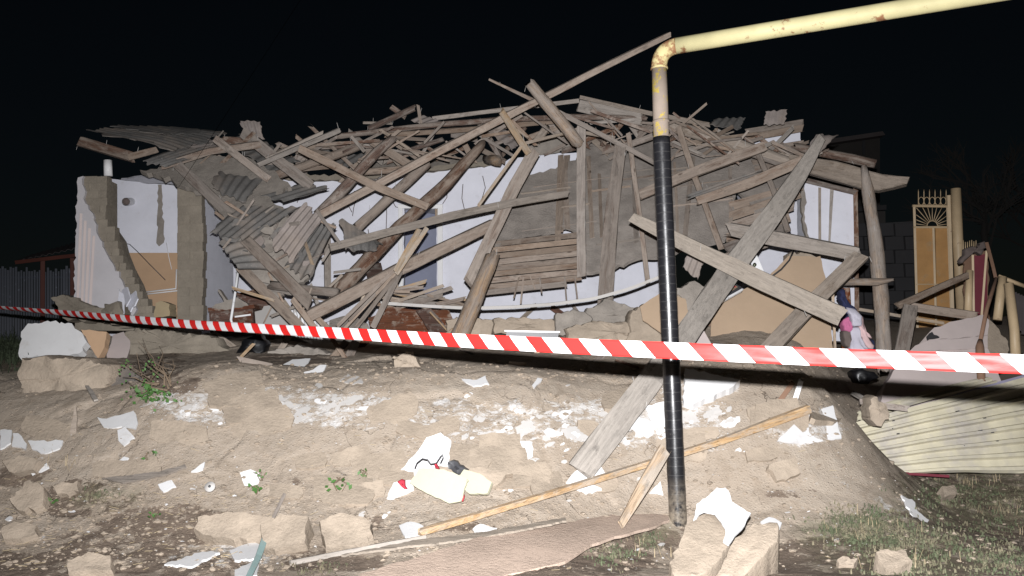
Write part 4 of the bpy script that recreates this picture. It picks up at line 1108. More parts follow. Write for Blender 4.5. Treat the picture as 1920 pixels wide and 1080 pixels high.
# fibreboards of the right room
for poly, Ys, lab in [
 ([(1336,575),(1385,548),(1440,520),(1478,480),(1538,480),(1548,520),(1562,655),(1330,660)], (9.6,9.8,9.35), 'large tan fibreboard panel leaning at the right room above the tape'),
 ([(1200,575),(1240,548),(1285,560),(1295,610),(1280,650),(1205,600)], (9.05,9.05,8.95), 'tan board scrap pressed behind the black pipe'),
 ([(1262,640),(1296,590),(1318,615),(1336,652),(1270,660)], (8.7,8.7,8.6), 'pale pink board corner at the tape right of the pipe')]:
    pl = plane3(at(*poly[0], Ys[0]), at(*poly[2], Ys[1]), at(*poly[-1], Ys[2]))
    tag(slab('fibreboard', poly, 0, .015, 'pinkrender' if 'pink' in lab else 'fibreboard', None, .6, 10, pl), lab, 'board panel')
tag(beam('trim_strip', [(1561,535,9.5),(1566,660,9.4)], 5, 'fresh', .02, broken=.1), 'upright pale trim strip at the edge of the large tan panel', 'trim')
tag(beam('door_post', [(1583,540,10.2),(1590,660,10.1)], 20, 'veneer', .06, broken=.1), 'reddish brown door post beside the heap of clothes', 'post')
# cooker front with knobs
ck = empty('cooker', at(1420, 505, 10.0), 'white cooker control panel with three dark knobs under the planks', 'cooker')
pl = plane3(at(1398,470,10.0), at(1415,466,10.0), at(1420,520,9.9))
slab('panel', [(1400,470),(1414,466),(1432,508),(1418,520)], 0, .03, 'plasticwhite', ck, 0, 8, pl)
for x, y in ((1410,486),(1414,498),(1419,509)):
    c = hit(x, y, pl)
    tube('knob', [c, c + pl[1] * .035], .022, 'knobmetal', ck, 12)
bx = empty('picture_box', at(1375, 556, 9.4), 'dark flat box with orange print under the crossing planks', 'box')
pl = plane3(at(1355,560,9.35), at(1388,540,9.5), at(1378,528,9.55))
slab('box_face', [(1352,562),(1372,528),(1390,538),(1392,545)], 0, .03, 'darkmetal', bx, 0, 8, pl)
pl2 = (pl[0] + pl[1] * .004, pl[1])
slab('print_patch', [(1366,545),(1374,533),(1384,538),(1378,542)], 0, .003, 'fresh', bx, .8, 4, pl2)
slab('print_patch', [(1372,540),(1377,535),(1381,538)], 0, .004, 'redcloth', bx, .5, 4, (pl[0] + pl[1] * .007, pl[1]))
slab('box_edge', [(1350,564),(1391,541),(1393,544),(1352,567)], 0, .03, 'plasticwhite', bx, 0, 8, pl2)
tag(tube('cable', [at(1445,520,9.7), at(1465,505,9.8), at(1480,488,9.9), at(1488,470,10.0)], .01, 'darkmetal'), 'thin black cable curving over the tan panel edge', 'cable')
# clothes
for poly, m, Y, lab in [
 ([(1577,545),(1585,540),(1594,570),(1606,580),(1596,600),(1578,606)], 'navycloth', 9.9, 'navy blue cloth hanging at the top of the clothes heap'),
 ([(1580,600),(1592,592),(1600,612),(1596,625),(1584,620)], 'pinkcloth', 9.8, 'bright pink cloth scrap in the clothes heap'),
 ([(1590,575),(1606,578),(1616,592),(1612,610),(1600,612)], 'palecloth', 9.82, 'pale grey cloth at the top of the clothes heap'),
 ([(1608,594),(1620,592),(1626,615),(1634,655),(1616,640)], 'rosecloth', 9.8, 'dusty pink garment at the right of the clothes heap'),
 ([(1598,615),(1612,612),(1620,640),(1628,665),(1596,665)], 'palecloth', 9.75, 'pale garment hanging lowest in the clothes heap'),
 ([(1582,622),(1598,618),(1602,640),(1594,655),(1584,648)], 'browncloth', 9.78, 'brown cloth at the lower left of the clothes heap'),
 ([(1626,640),(1640,636),(1644,660),(1630,668)], 'navycloth', 9.8, 'small navy cloth beside the foot of the crooked post')]:
    lump('cloth', poly, Y, .12, m, lab, 'cloth', 'clothes heap by the right corner')
tag(lump('black_bag', [(442,664),(452,640),(466,630),(486,628),(497,640),(496,660),(480,666),(466,652),(452,660)], 9.0, .15, 'blackbag', None), 'crumpled black bag lying in the tape shadow at left', 'bag')
tag(lump('black_bag', [(1600,700),(1614,690),(1640,694),(1650,706),(1630,722),(1608,718)], 9.3, .15, 'blackbag', None), 'black bag in the tape shadow below the clothes', 'bag')
slb = slab('white_slab', [(36,650),(40,622),(58,606),(90,602),(128,606),(152,622),(162,640),(150,662),(100,668),(36,670)], 0, .1, 'whiteflake', None, 1.8, 6, plane3(at(36,650,8.62), at(128,606,8.75), at(150,662,8.6)))
tag(slb, 'large white plaster slab leaning at the far left below the tape', 'plaster')
tag(slab('tan_slab', [(152,618),(200,622),(196,650),(184,672),(162,640)], 0, .1, 'tanpaint', None, 1, 8, plane3(at(152,618,8.9), at(200,622,8.9), at(184,672,8.8))), 'tan painted wall chunk right of the large white slab', 'plaster')
tag(slab('white_slab', [(200,665),(212,628),(232,622),(244,640),(236,690),(204,690)], 0, .06, 'pinkrender', None, 1.2, 7, plane3(at(200,665,8.9), at(232,622,9.3), at(236,690,8.8))), 'narrow pale render piece standing in rubble by the twigs', 'plaster')
tag(slab('chunk_slab', [(1282,752),(1285,690),(1330,700),(1388,712),(1368,728),(1330,745),(1300,758)], 0, .1, 'whiteflake', None, 1.2, 8, plane3(at(1282,755,7.08), at(1388,712,7.2), at(1330,690,7.32))), 'broad white plaster area right of pipe below the tape shadow', 'plaster')
tag(slab('roll_cover', [(288,590),(292,568),(302,564),(318,570),(318,592),(290,596)], 10.2, .2, 'straw', None, .8, 6), 'bundled straw-coloured cloth roll at the partition foot', 'cloth')
bk = empty('cupboard_board', at(1000, 626, 9.2), 'flat dark drawer front with white edge lying at the tape', 'drawer')
slab('front', [(950,622),(1048,624),(1046,634),(948,634)], 9.2, .03, 'darkmetal', bk)
slab('white_edge', [(946,619),(1050,621),(1050,624),(946,622)], 9.19, .03, 'plasticwhite', bk)

for i in range(40):
    x = random.choice([random.uniform(430, 880), random.uniform(880, 1330)]); y = random.uniform(585, 690); g = ground_at(x, y); L = random.uniform(25, 90); a = random.uniform(-1.1, 1.1); Y = g.y - .08
    o = beam('scrap_wood', [(x - L / 2 * math.cos(a), y - L / 2 * math.sin(a), Y), (x + L / 2 * math.cos(a), y + L / 2 * math.sin(a), Y + random.uniform(-.25, .25))], random.uniform(4, 13), (m := random.choice(['dusty', 'grey', 'brown', 'fresh', 'veneer'])), .02, broken=.8)
    zone = 'behind the radiator' if x < 620 else 'below the lath bundle' if x < 760 else 'left of the stripped log' if x < 880 else 'right of the stripped log' if x < 1060 else 'just left of the pipe' if x < 1250 else 'just right of the pipe'
    tag(o, '%s %s wood scrap in rubble %s, %s the tape' % ('long' if L > 58 else 'short', {'dusty': 'dusty', 'grey': 'grey', 'brown': 'dark brown', 'fresh': 'pale', 'veneer': 'reddish veneer'}[m], zone, 'above' if y < 630 else 'below'), 'wood scrap', 'wood scraps behind the crest')
# ================================================================== right side: yard, gate, fallen fence
gate = empty('yard_gate', at(1750, 600, 15), 'tall tan and orange metal gate leaf with spiked sunburst top', 'gate')
GYY = 15.0
def gbar(name, a, b, w, mat, parent=gate, th=.04, dy=0.0):
    return beam(name, [(a[0], a[1], GYY + dy), (b[0], b[1], GYY + dy)], w, mat, th, parent=parent, broken=0, jit=.005)
slab('lower_panel', [(1716,427),(1750,427),(1754,640),(1722,640)], GYY, .02, 'gatepaint', gate)
slab('lower_panel', [(1754,427),(1776,427),(1784,640),(1758,640)], GYY, .02, 'gatepaint', gate)
gbar('stile', (1714,385), (1721,640), 4.5, 'gateframe', dy=-.03); gbar('stile', (1777,388), (1786,640), 5, 'gateframe', dy=-.03)
gbar('mid_stile', (1750,425), (1756,640), 4, 'gateframe', dy=-.03)
gbar('top_rail', (1712,386), (1780,387), 4.5, 'gateframe', dy=-.04); gbar('mid_rail', (1714,426), (1780,426), 4, 'gateframe', dy=-.04)
gbar('lock_rail', (1718,533), (1782,533), 2, 'gateframe', dy=-.035)
hx, hy = 1748, 424
for a in np.linspace(math.radians(8), math.radians(172), 13):
    ex = hx + 36 * math.cos(a) * 1.6; ey = hy - 36 * math.sin(a) * 1.6
    k = min(1, 30 / max(1e-3, abs(ex - hx)), 35 / max(1e-3, abs(ey - hy)))
    x1 = hx + (ex - hx) * k; y1 = hy + (ey - hy) * k
    tube('sunburst_rod', [at(hx + 10 * math.cos(a), hy - 10 * math.sin(a), GYY), at(x1, y1, GYY)], .007, 'gateframe', gate, 6)
tube('sunburst_ring', [at(hx + 10 * math.cos(a), hy - 10 * math.sin(a), GYY) for a in np.linspace(0, math.pi, 9)], .008, 'gateframe', gate, 6)
for i in range(6):
    x = 1722 + i * 10.4
    tube('spike', [at(x, 384, GYY), at(x, 360, GYY), at(x, 355, GYY)], [.008, .008, .002], 'gateframe', gate, 6)
    if i < 5: tube('scroll', [at(x + 5.2 + 5 * math.cos(a), 377 - 7.5 * math.sin(a), GYY) for a in np.linspace(0, 6.28, 13)[:-1]], .006, 'gateframe', gate, 6, closed=True)
gp = empty('gate_post', at(1800, 620, 14.8), 'tall round tan gate post with flat top', 'post')
tube('post_tube', [at(1792,354,14.8), at(1796,450,14.8), at(1806,640,14.8)], .085, 'gateframe', gp, 18)
beam('side_bar', [(1779,366,14.85),(1788,640,14.85)], 6, 'gateframe', .05, parent=gp, broken=0, jit=.005)
bw = empty('block_wall', at(1660, 560, 17), 'dark grey concrete block wall between the house and the gate', 'wall')
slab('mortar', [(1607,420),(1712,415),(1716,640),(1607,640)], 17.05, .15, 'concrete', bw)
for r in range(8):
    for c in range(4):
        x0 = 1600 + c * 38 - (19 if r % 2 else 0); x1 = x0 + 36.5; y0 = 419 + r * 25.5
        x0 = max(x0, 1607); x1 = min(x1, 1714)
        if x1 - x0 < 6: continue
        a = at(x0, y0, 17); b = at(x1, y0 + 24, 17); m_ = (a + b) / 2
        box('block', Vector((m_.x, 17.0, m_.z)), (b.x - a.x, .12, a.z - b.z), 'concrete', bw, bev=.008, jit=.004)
fe = empty('rusty_fence', at(1835, 600, 12.5), 'rusty brown sheet gate leaf behind the leaning pipes', 'fence')
slab('fence_sheet', [(1806,480),(1852,470),(1856,640),(1812,640)], 12.6, .03, 'rustmetal', fe, 1, 8)
slab('side_sheet', [(1825,480),(1850,476),(1852,600),(1828,600)], 12.5, .02, 'maroon', fe)
beam('fence_stile', [(1824,478,12.45),(1826,600,12.45)], 4, 'gateframe', .03, parent=fe, broken=0)
beam('fence_stile', [(1850,470,12.45),(1840,600,12.45)], 4, 'gateframe', .03, parent=fe, broken=0)
lump('torn_cloth', [(1798,488),(1810,470),(1830,462),(1850,452),(1858,462),(1845,470),(1825,474),(1812,480),(1800,494)], 12.3, .1, 'browncloth', None, parent=fe)
for i in range(7):
    tube('picket', [at(1806 + i * 4, 476, 13.4), at(1806 + i * 4, 452 + random.uniform(-2, 2), 13.4)], .008, 'gateframe', fe, 6)
beam('rusty_strut', [(1850,456,12.2),(1862,500,12.0),(1876,560,11.9)], 6, 'rustmetal', .04, parent=fe)
for pts, r, m, lab in [
 ([(1818,508,11.8),(1815,590,11.7)], .05, 'gateframe', 'short worn pipe post below the leaning gate board'),
 ([(1880,520,11.4),(1870,600,11.3)], .055, 'gateframe', 'chipped leaning pipe post at the right edge'),
 ([(1891,532,11.0),(1902,620,10.9),(1905,680,10.8)], .058, 'gateframe', 'clean tan pipe post nearest the right edge'),
 ]:
    o = tube('pipe_post', [at(*p) for p in pts], r, m, k=14); tag(o, lab, 'post')
rod = empty('iron_rod', at(1838, 715, 9.0), 'thin rusty rod with a spade-like socket standing before pink slab', 'rod')
tube('rod', [at(1868,522,9.6), at(1850,580,9.4), at(1838,640,9.2)], .022, 'rustmetal', rod, 8)
tube('socket', [at(1838,638,9.2), at(1837,650,9.15), at(1838,664,9.1), at(1840,715,9.0)], [.024, .042, .045, .04], 'rustmetal', rod, 10)
tag(tube('rail_pipe', [at(1872,518,12.0), at(1925,538,12.0)], .03, 'gateframe', k=8), 'thin tan rail sloping out of the right edge', 'rail')
tag(sheet('tin_sheet', [(1896,600,12.5),(1930,640,12.5),(1930,560,12.8),(1898,545,12.8)], 6, 'rooftin', .015), 'dark ribbed tin sheet at the far right edge', 'tin sheet')
# pink rendered wall slab
ps = empty('fallen_wall_slab', at(1750, 740, 9.2), 'broken pink rendered wall slab with grooves behind the cream sheet', 'wall slab')
ppl = plane3(at(1700,650,9.5), at(1850,600,9.9), at(1750,745,9.15))
slab('upper_band', [(1738,628),(1752,614),(1790,602),(1846,590),(1854,600),(1852,628),(1800,634),(1742,636)], 0, .2, 'pinkrender', ps, .8, 8, ppl)
slab('middle_band', [(1716,648),(1742,638),(1800,635),(1852,629),(1852,652),(1780,656),(1706,658)], 0, .2, 'pinkrender', ps, .6, 8, (ppl[0] + ppl[1] * .012, ppl[1]))
slab('lower_band', [(1690,664),(1706,659),(1780,657),(1852,653),(1880,720),(1880,800),(1740,815),(1645,800),(1655,735)], 0, .2, 'pinkrender', ps, .8, 8, ppl)
slab('grey_patch', [(1738,630),(1748,622),(1762,632),(1740,637)], 0, .02, 'concrete', ps, 1, 5, (ppl[0] + ppl[1] * .02, ppl[1]))
slab('broken_core', [(1846,592),(1856,600),(1890,640),(1892,680),(1872,700),(1852,652)], 0, .2, 'adobe', ps, 1.5, 6, (ppl[0] - ppl[1] * .05, ppl[1]))
# fallen cream metal fence sheets
ms = sheet('metal_sheet', [(1640,893,7.95),(1590,795,8.1),(1950,700,8.75),(1955,884,8.15)], 7, 'creammetal', .020, .004, rag=.01, bend=.05, trapez=True, nv=40)
for v in ms.data.vertices:
    v.co.z += .012 * mnoise.noise(Vector((v.co.x * 2.2, v.co.y * 3.5, 4))) + .010 * abs(mnoise.noise(Vector((v.co.x * 5, v.co.y * 2, 9))))
    v.co.y += .010 * mnoise.noise(Vector((v.co.x * 1.6, v.co.y * 1.2, 2)))
screw = None
for i, (x, y) in enumerate([(1674,790),(1671,805),(1795,772),(1845,785),(1838,808),(1860,812),(1868,828),(1683,814),(1805,837)]):
    h_ = hit(x, y, plane3(at(1640,893,7.95), at(1590,795,8.1), at(1955,884,8.15)))
    tube('screw', [h_ + Vector((0, .03, 0)), h_ + Vector((0, -.035, .01))], .005, 'darkmetal', ms, 6)
tag(ms, 'large cream ribbed metal fence sheet lying tilted at the lower right', 'metal sheet', 'fallen fence sheets')
ms2 = sheet('metal_sheet', [(1610,792,8.5),(1610,770,8.6),(1850,705,9.05),(1870,716,8.95)], 2, 'creammetal', .012, .004, rag=.02, bend=.04, trapez=True, nv=24)
tag(ms2, 'narrow bent cream metal sheet behind the large ribbed sheet', 'metal sheet', 'fallen fence sheets')
tag(beam('fence_rail', [(1745,762,8.5),(1935,712,8.9)], 7, 'maroon', .03, broken=.05), 'dark maroon rail between the cream metal sheets', 'rail')
tag(beam('fence_rail', [(1668,886,7.9),(1780,893,8.0)], 5, 'maroon', .03, broken=.05), 'dark maroon rail under the bottom edge of the cream sheet', 'rail')
tag(slab('violet_panel', [(1745,760),(1800,735),(1930,700),(1930,716)], 0, .01, 'violet', None, 0, 8, plane3(at(1745,760,8.7), at(1930,700,9.1), at(1930,716,9.0))), 'lilac inner side of a fence sheet above the maroon rail', 'panel')
tag(beam('board', [(1610,752,8.1),(1650,760,8.0),(1700,766,7.95)], 11, 'dusty', .03), 'dusty board lying along the top of the cream metal sheets', 'board')
tag(beam('board', [(1596,735,8.4),(1638,758,8.2)], 10, 'grey', .03), 'dark wet board between mound edge and pink slab', 'board')

# ================================================================== left background: shed and fence
shed = empty('garden_shed', at(85, 590, 16.5), 'open shed with low red roof at the dark left edge', 'shed')
sheet('roof', [(30,490,16.2),(148,464,16.2),(150,452,17.5),(60,478,17.5)], 10, 'rooftin', .015, parent=shed, rag=.0)
beam('fascia', [(28,492,16.15),(150,478,16.15)], 7, 'redwood', .05, parent=shed, broken=0)
for x in (80, 136): beam('post', [(x,484,16.2),(x,640,16.2)], 8, 'redwood', .1, parent=shed, broken=0)
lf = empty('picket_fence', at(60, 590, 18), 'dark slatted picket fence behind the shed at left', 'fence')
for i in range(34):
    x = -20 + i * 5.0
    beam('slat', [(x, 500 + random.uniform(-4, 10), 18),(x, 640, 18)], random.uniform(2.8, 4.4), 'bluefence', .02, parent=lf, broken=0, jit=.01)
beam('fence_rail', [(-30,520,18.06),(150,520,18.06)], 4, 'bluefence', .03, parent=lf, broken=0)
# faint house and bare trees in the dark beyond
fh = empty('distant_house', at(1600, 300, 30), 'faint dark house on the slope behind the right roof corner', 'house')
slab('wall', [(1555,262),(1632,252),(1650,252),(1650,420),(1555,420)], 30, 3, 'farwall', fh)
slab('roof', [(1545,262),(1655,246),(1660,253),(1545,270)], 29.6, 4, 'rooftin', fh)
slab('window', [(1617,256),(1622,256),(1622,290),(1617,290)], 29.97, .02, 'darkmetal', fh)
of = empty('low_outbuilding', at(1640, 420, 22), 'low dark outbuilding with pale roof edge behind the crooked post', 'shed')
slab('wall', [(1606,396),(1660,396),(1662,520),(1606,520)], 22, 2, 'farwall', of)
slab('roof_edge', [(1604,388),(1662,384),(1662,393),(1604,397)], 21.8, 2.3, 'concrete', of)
def bare_tree(px, py0, py1, Y, lab, seed):
    r = random.Random(seed)
    root = at(px, py0, Y); root.z = float(hf(root.x, root.y)); top = at(px, py1, Y); Ht = top.z - root.z
    e = empty('bare_tree', root, lab, 'tree', 'bare trees in the dark')
    tube('trunk', [root, root + Vector((.1, 0, Ht * .3)), root + Vector((.05, 0, Ht * .6)), root + Vector((.2, 0, Ht))], [.11, .09, .06, .015], 'bark', e, 8)
    V = []; Fc = []
    def br(p, d, L, rad, lev):
        q = p + d * L
        u = d.cross(Vector((0, 1, 0))).normalized() * rad; w = d.cross(u).normalized() * rad
        b = len(V)
        for a in (u, -.5 * u + .87 * w, -.5 * u - .87 * w): V.append(p + a - root)
        for a in (u, -.5 * u + .87 * w, -.5 * u - .87 * w): V.append(q + a * .6 - root)
        for i in range(3): Fc.append((b + i, b + (i + 1) % 3, b + 3 + (i + 1) % 3, b + 3 + i))
        if lev > 0:
            for _ in range(4):
                nd = (d + Vector((r.uniform(-.9, .9), r.uniform(-.9, .9), r.uniform(-.3, .6)))).normalized()
                br(p + d * L * r.uniform(.4, 1), nd, L * r.uniform(.5, .8), rad * .6, lev - 1)
    for i in range(9):
        t = r.uniform(.3, .95)
        br(root + Vector((.1, 0, Ht * t)), Vector((r.uniform(-1, 1), r.uniform(-1, 1), r.uniform(.2, 1))).normalized(), Ht * .28, .03, 3)
    mesh_obj('crown', V, Fc, 'bark', e, Matrix.Translation(root))
bare_tree(1850, 560, 330, 17, 'leafless tree faint in the dark behind the gate post', 3)
bare_tree(1930, 560, 360, 19, 'leafless tree faint in the dark at the far right edge', 5)

# ================================================================== foreground: gas pipe and barrier tape
gas = empty('gas_pipe', ground_at(1272, 1000), 'overground gas pipe, yellow above and wrapped black below', 'pipe')
PB = at(1273, 1012, 6.5); PW = at(1240, 258, 6.5); PT = at(1236, 128, 6.5)
RR = 0.0625
low = [PB.lerp(PW, t) for t in np.linspace(0, 1, 60)]
w_ = tube('wrapped_section', low, [RR * 1.06 + .0012 * math.sin(i * 2.1) for i in range(60)], 'blackwrap', gas, 32)
a = w_.data.attributes.new('dirt', 'FLOAT', 'POINT')
a.data.foreach_set('value', [max(0, 1 - (i // 32) / 9.0) for i in range(len(w_.data.vertices))])
tube('bare_riser', [PW - (PT - PW).normalized() * .02, PW.lerp(PT, .5), PT], RR * .95, 'riserpaint', gas, 32)
tube('weld_ring', [at(1239, 226, 6.5), at(1239.3, 231, 6.5)], RR * 1.06, 'riserpaint', gas, 32)
E1 = at(1268, 86, 6.42); EE = at(1872, -14, 5.68)
dirh = (EE - E1).normalized(); dirv = (PT - PW).normalized()
corner = PT + dirv * ((E1.z - PT.z) / dirv.z)
ang = [PT * (1 - t) ** 2 + corner * 2 * t * (1 - t) + E1 * t ** 2 for t in np.linspace(0, 1, 14)]
tube('elbow', ang, RR * .99, 'elbowrust', gas, 32)
tube('weld_ring', [PT - dirv * .008, PT + dirv * .008], RR * 1.07, 'elbowrust', gas, 32)
tube('horizontal_run', [E1, E1.lerp(EE, .3), E1.lerp(EE, .6), EE, EE + dirh * 3.5], RR * 1.0, 'yellowpipe', gas, 32)

def tape():
    pts = [(-330,550,13.5,.55,30),(-120,566,11.6,.6,30),(0,577,10.5,.62,34),(120,587,9.4,.85,30),(240,598,8.3,1,26),(360,608.5,7.4,1,20),(520,618,6.35,1,12),(700,628.5,5.35,1,6),(850,638,4.72,1,3),(1050,648,4.2,1,3),
           (1250,657,3.87,1,3),(1500,668,3.68,1,2),(1880,682,3.35,1,2),(2150,690,3.1,1,2)]
    ks = np.arange(len(pts)); arr = np.array(pts, float)
    wp = np.array([list(at(p[0], p[1], p[2])) for p in pts])
    seg = np.r_[0, np.cumsum(np.linalg.norm(np.diff(wp, axis=0), axis=1))]
    s = np.linspace(0, seg[-1], 420)
    # smooth path
    path = np.stack([np.interp(s, seg, wp[:, i]) for i in range(3)], 1)
    for _ in range(30): path[1:-1] = (path[:-2] + 2 * path[1:-1] + path[2:]) / 4
    wf = np.interp(s, seg, arr[:, 3]); ca = np.interp(s, seg, arr[:, 4])
    V = []; Fc = []; UV = []
    W = .075; nk = 9
    o0 = Vector(path[210])
    for i, (p, l) in enumerate(zip(path, s)):
        p = Vector(p); t = Vector(path[min(i + 1, len(path) - 1)] - path[max(i - 1, 0)]).normalized()
        up = (Vector((0, 0, 1)) - t * t.z).normalized(); nrm = t.cross(up).normalized()
        if nrm.dot(CP - p) < 0: nrm = -nrm
        camber = math.radians(ca[i]) * .7
        tl = math.acos(min(1, wf[i])) + .10 * math.sin(l * 2.3) * .6
        for j in range(nk):
            v = j / (nk - 1) - .5
            z = v * W; b = (0.25 - v * v) * W * camber * 1.6
            wob = .0012 * math.sin(l * 19 + v * 4) + .003 * mnoise.noise(Vector((l * 6, v * 2.5, 1))) + .0015 * abs(mnoise.noise(Vector((l * 23 + v * 30, v * 3, 5))))
            V.append(p - o0 + (up * math.cos(tl) + nrm * math.sin(tl)) * z + (nrm * math.cos(tl) - up * math.sin(tl)) * (b + wob))
            UV.append((l, v * W))
    for i in range(len(path) - 1):
        for j in range(nk - 1):
            a = i * nk + j
            Fc.append((a, a + nk, a + nk + 1, a + 1))
    me = bpy.data.meshes.new('barrier_tape')
    me.from_pydata([tuple(v) for v in V], [], Fc)
    uvl = me.uv_layers.new(name='UVMap')
    for lp in me.loops: uvl.data[lp.index].uv = UV[lp.vertex_index]
    me.polygons.foreach_set('use_smooth', [True] * len(me.polygons))
    me.materials.append(MATS['barrier'])
    o = bpy.data.objects.new('barrier_tape', me); COL.objects.link(o); o.location = o0
    so = o.modifiers.new('thickness', 'SOLIDIFY'); so.thickness = .0004
    tag(o, 'red and white striped barrier tape stretched across the scene', 'barrier tape')
tape()

# ================================================================== plaster flakes and boards on the bank
def flake(poly, th, mat, name, lab, cat, group=None, rag=1.0, lift=.012, step=7, tiltup=0.0):
    P = [ground_at(*p) for p in (ragged(poly, rag, step) if rag else poly)]
    c = sum(P, Vector()) / len(P)
    A_ = np.array([[p.x - c.x, p.y - c.y, 1] for p in P]); bz = np.array([p.z for p in P])
    sol_ = np.linalg.lstsq(A_, bz, rcond=None)[0]
    g = gnormal(c.x, c.y, .15)
    n = (Vector((-sol_[0], -sol_[1], 1)).normalized() * .5 + g * .5).normalized()
    if tiltup: n = (n + Vector((0, -tiltup, 0))).normalized()
    pl = (Vector((c.x, c.y, float(sol_[2]))) + n * (lift + th * .5), n)
    px = [to_px(p) for p in P]
    pts = [hit(q[0], q[1], pl) for q in px]
    o = slab_pts(name, pts, n, th, mat)
    if o and lab: tag(o, lab, cat, group)
    return o
big = [
 ([(940,832),(958,826),(998,828),(999,856),(975,866),(944,864)], 'neat square white plaster piece in the middle of the bank', 0),
 ([(1306,945),(1344,914),(1366,920),(1372,940),(1408,962),(1392,990),(1366,1021),(1356,1014),(1360,990),(1340,962),(1320,958),(1300,974)], 'large jagged white plaster piece on the broken block right of pipe', 0),
 ([(1426,978),(1442,969),(1466,980),(1462,992),(1446,996)], 'small white lump right of the jagged plaster piece', 0),
 ([(744,912),(752,880),(780,850),(800,820),(826,811),(846,826),(842,850),(842,885),(800,905),(770,935),(742,944)], 'tall white plaster sheet standing behind the yellowish papers', .8),
 ([(719,946),(738,905),(770,900),(776,918),(740,935)], 'narrow white strip below the tall plaster sheet', .3),
 ([(182,782),(200,785),(250,770),(258,792),(254,804),(236,800),(195,802)], 'long white plaster flake on the left bank', 0),
 ([(220,806),(234,800),(252,820),(232,836),(222,826)], 'pointed white flake just below the long left flake', 0),
 ([(0,806),(22,806),(20,830),(0,842)], 'white plaster piece cut by the left picture edge', 0),
 ([(24,812),(34,812),(50,832),(48,842),(22,836)], 'middle one of three white plaster pieces at the left edge', 0),
 ([(52,826),(118,826),(112,840),(84,850),(60,842)], 'right one of three white plaster pieces at the left edge', 0),
 ([(450,886),(470,880),(488,888),(484,908),(460,914)], 'white square lump lower left of the papers', .3),
 ([(866,710),(894,712),(910,704),(917,720),(888,724)], 'star shaped white flake just under the tape shadow', 0),
 ([(998,722),(1008,708),(1017,710),(1002,728)], 'slim white flake right of the star shaped flake', 0),
 ([(508,696),(548,674),(582,672),(570,690),(520,706)], 'white plaster slab tilted on the crest below the tape', .3),
 ([(558,706),(600,684),(612,684),(602,706),(575,710)], 'second white slab beside the tilted crest slab', .4),
 ([(1062,904),(1078,884),(1120,862),(1134,886),(1128,920),(1100,926)], 'white plaster piece under the foot of the long plank', 0),
 ([(1218,924),(1238,902),(1244,928),(1234,925)], 'small white triangle beside the leaning fresh board', 0),
 ([(748,985),(770,978),(794,986),(788,1004),(760,1006)], 'white ring shaped flake at the left end of the fresh lath', 0),
 ([(886,992),(900,982),(932,990),(928,1000),(892,1002)], 'white lump lying on the lath in the foreground', .2),
 ([(296,908),(322,900),(330,912),(306,922)], 'small rectangular white flake in the left soil', 0),
 ([(196,880),(232,856),(241,858),(222,880)], 'long pale sliver on the left slope', 0),
 ([(54,882),(88,868),(92,876),(60,890)], 'pale grey sliver above the left soil', 0),
 ([(358,884),(384,866),(380,880),(368,884)], 'small white splinter right of the round lid', 0),
 ([(308,1058),(380,1034),(412,1036),(360,1062)], 'long white flake low in the bottom left soil', 0),
 ([(430,1032),(470,1016),(486,1020),(490,1046),(440,1050)], 'white flake behind the green rod at the bottom', 0),
 ([(440,1068),(486,1048),(482,1078),(440,1082)], 'white flake cut by the bottom edge at the green rod', 0),
 ([(1180,796),(1198,782),(1240,796),(1200,820)], 'white flake beside the long plank on the debris band', 0),
 ([(1206,762),(1246,752),(1248,800),(1228,798)], 'white plaster piece touching the pipe on its left', 0),
 ([(1458,826),(1484,800),(1530,770),(1562,760),(1578,822),(1520,832),(1490,830)], 'crushed white plaster spread under the lath end', 0),
 ([(1690,928),(1710,936),(1720,958),(1742,975),(1730,990),(1712,968)], 'bluish white plaster lumps at the right foot of the bank', .2),
 ([(1008,1044),(1024,1036),(1032,1042),(1016,1052)], 'tiny white piece on dark soil by the grass tuft', 0),
]
for poly, lab, tu in big:
    if 'jagged white' in lab: continue
    flake(poly, .014, 'whiteflake', 'plaster_flake', lab, 'plaster', 'white plaster flakes', tiltup=tu, lift=.10 if 'jagged white' in lab else .008)
def rand_flake(px, py, r, th, mat, name, lab, cat, grp):
    k = random.randint(5, 8); ph = random.uniform(0, 6)
    asp = random.uniform(.25, .6); rot = random.uniform(-.5, .1)
    poly = []
    for i in range(k):
        a = ph + i * 6.283 / k; rr = r * random.uniform(.55, 1.15)
        x = rr * math.cos(a); y = rr * asp * math.sin(a)
        poly.append((px + x * math.cos(rot) - y * math.sin(rot), py + x * math.sin(rot) + y * math.cos(rot)))
    return flake(poly, th, mat, name, lab, cat, grp, rag=1.3, lift=-.004, step=4, tiltup=random.uniform(0, .1))
for i in range(110):
    x = random.gauss(1080, 190); y = 800 + random.gauss(0, 26) + (x - 1080) * .02
    if not (740 < x < 1390): continue
    r = random.choice([5, 7, 9, 12, 16, 24]); m = random.choice(['whiteflake', 'dustyflake', 'dustyflake'])
    zone = 'right of the black pipe' if x > 1275 else 'under or beside the long plank' if x > 1110 else 'above the neat square plaster piece' if x > 930 else 'right above the tall plaster sheet' if x > 840 else 'left above the tall plaster sheet'
    lab = '%s %s plaster fragment in the debris band %s' % ('tiny' if r < 8 else 'small' if r < 14 else 'broad', 'clean white' if m == 'whiteflake' else 'dusty', zone)
    rand_flake(x, y, r, .016, m, 'plaster_flake', lab, 'plaster', 'fragments of the debris band, ' + lab[:40])
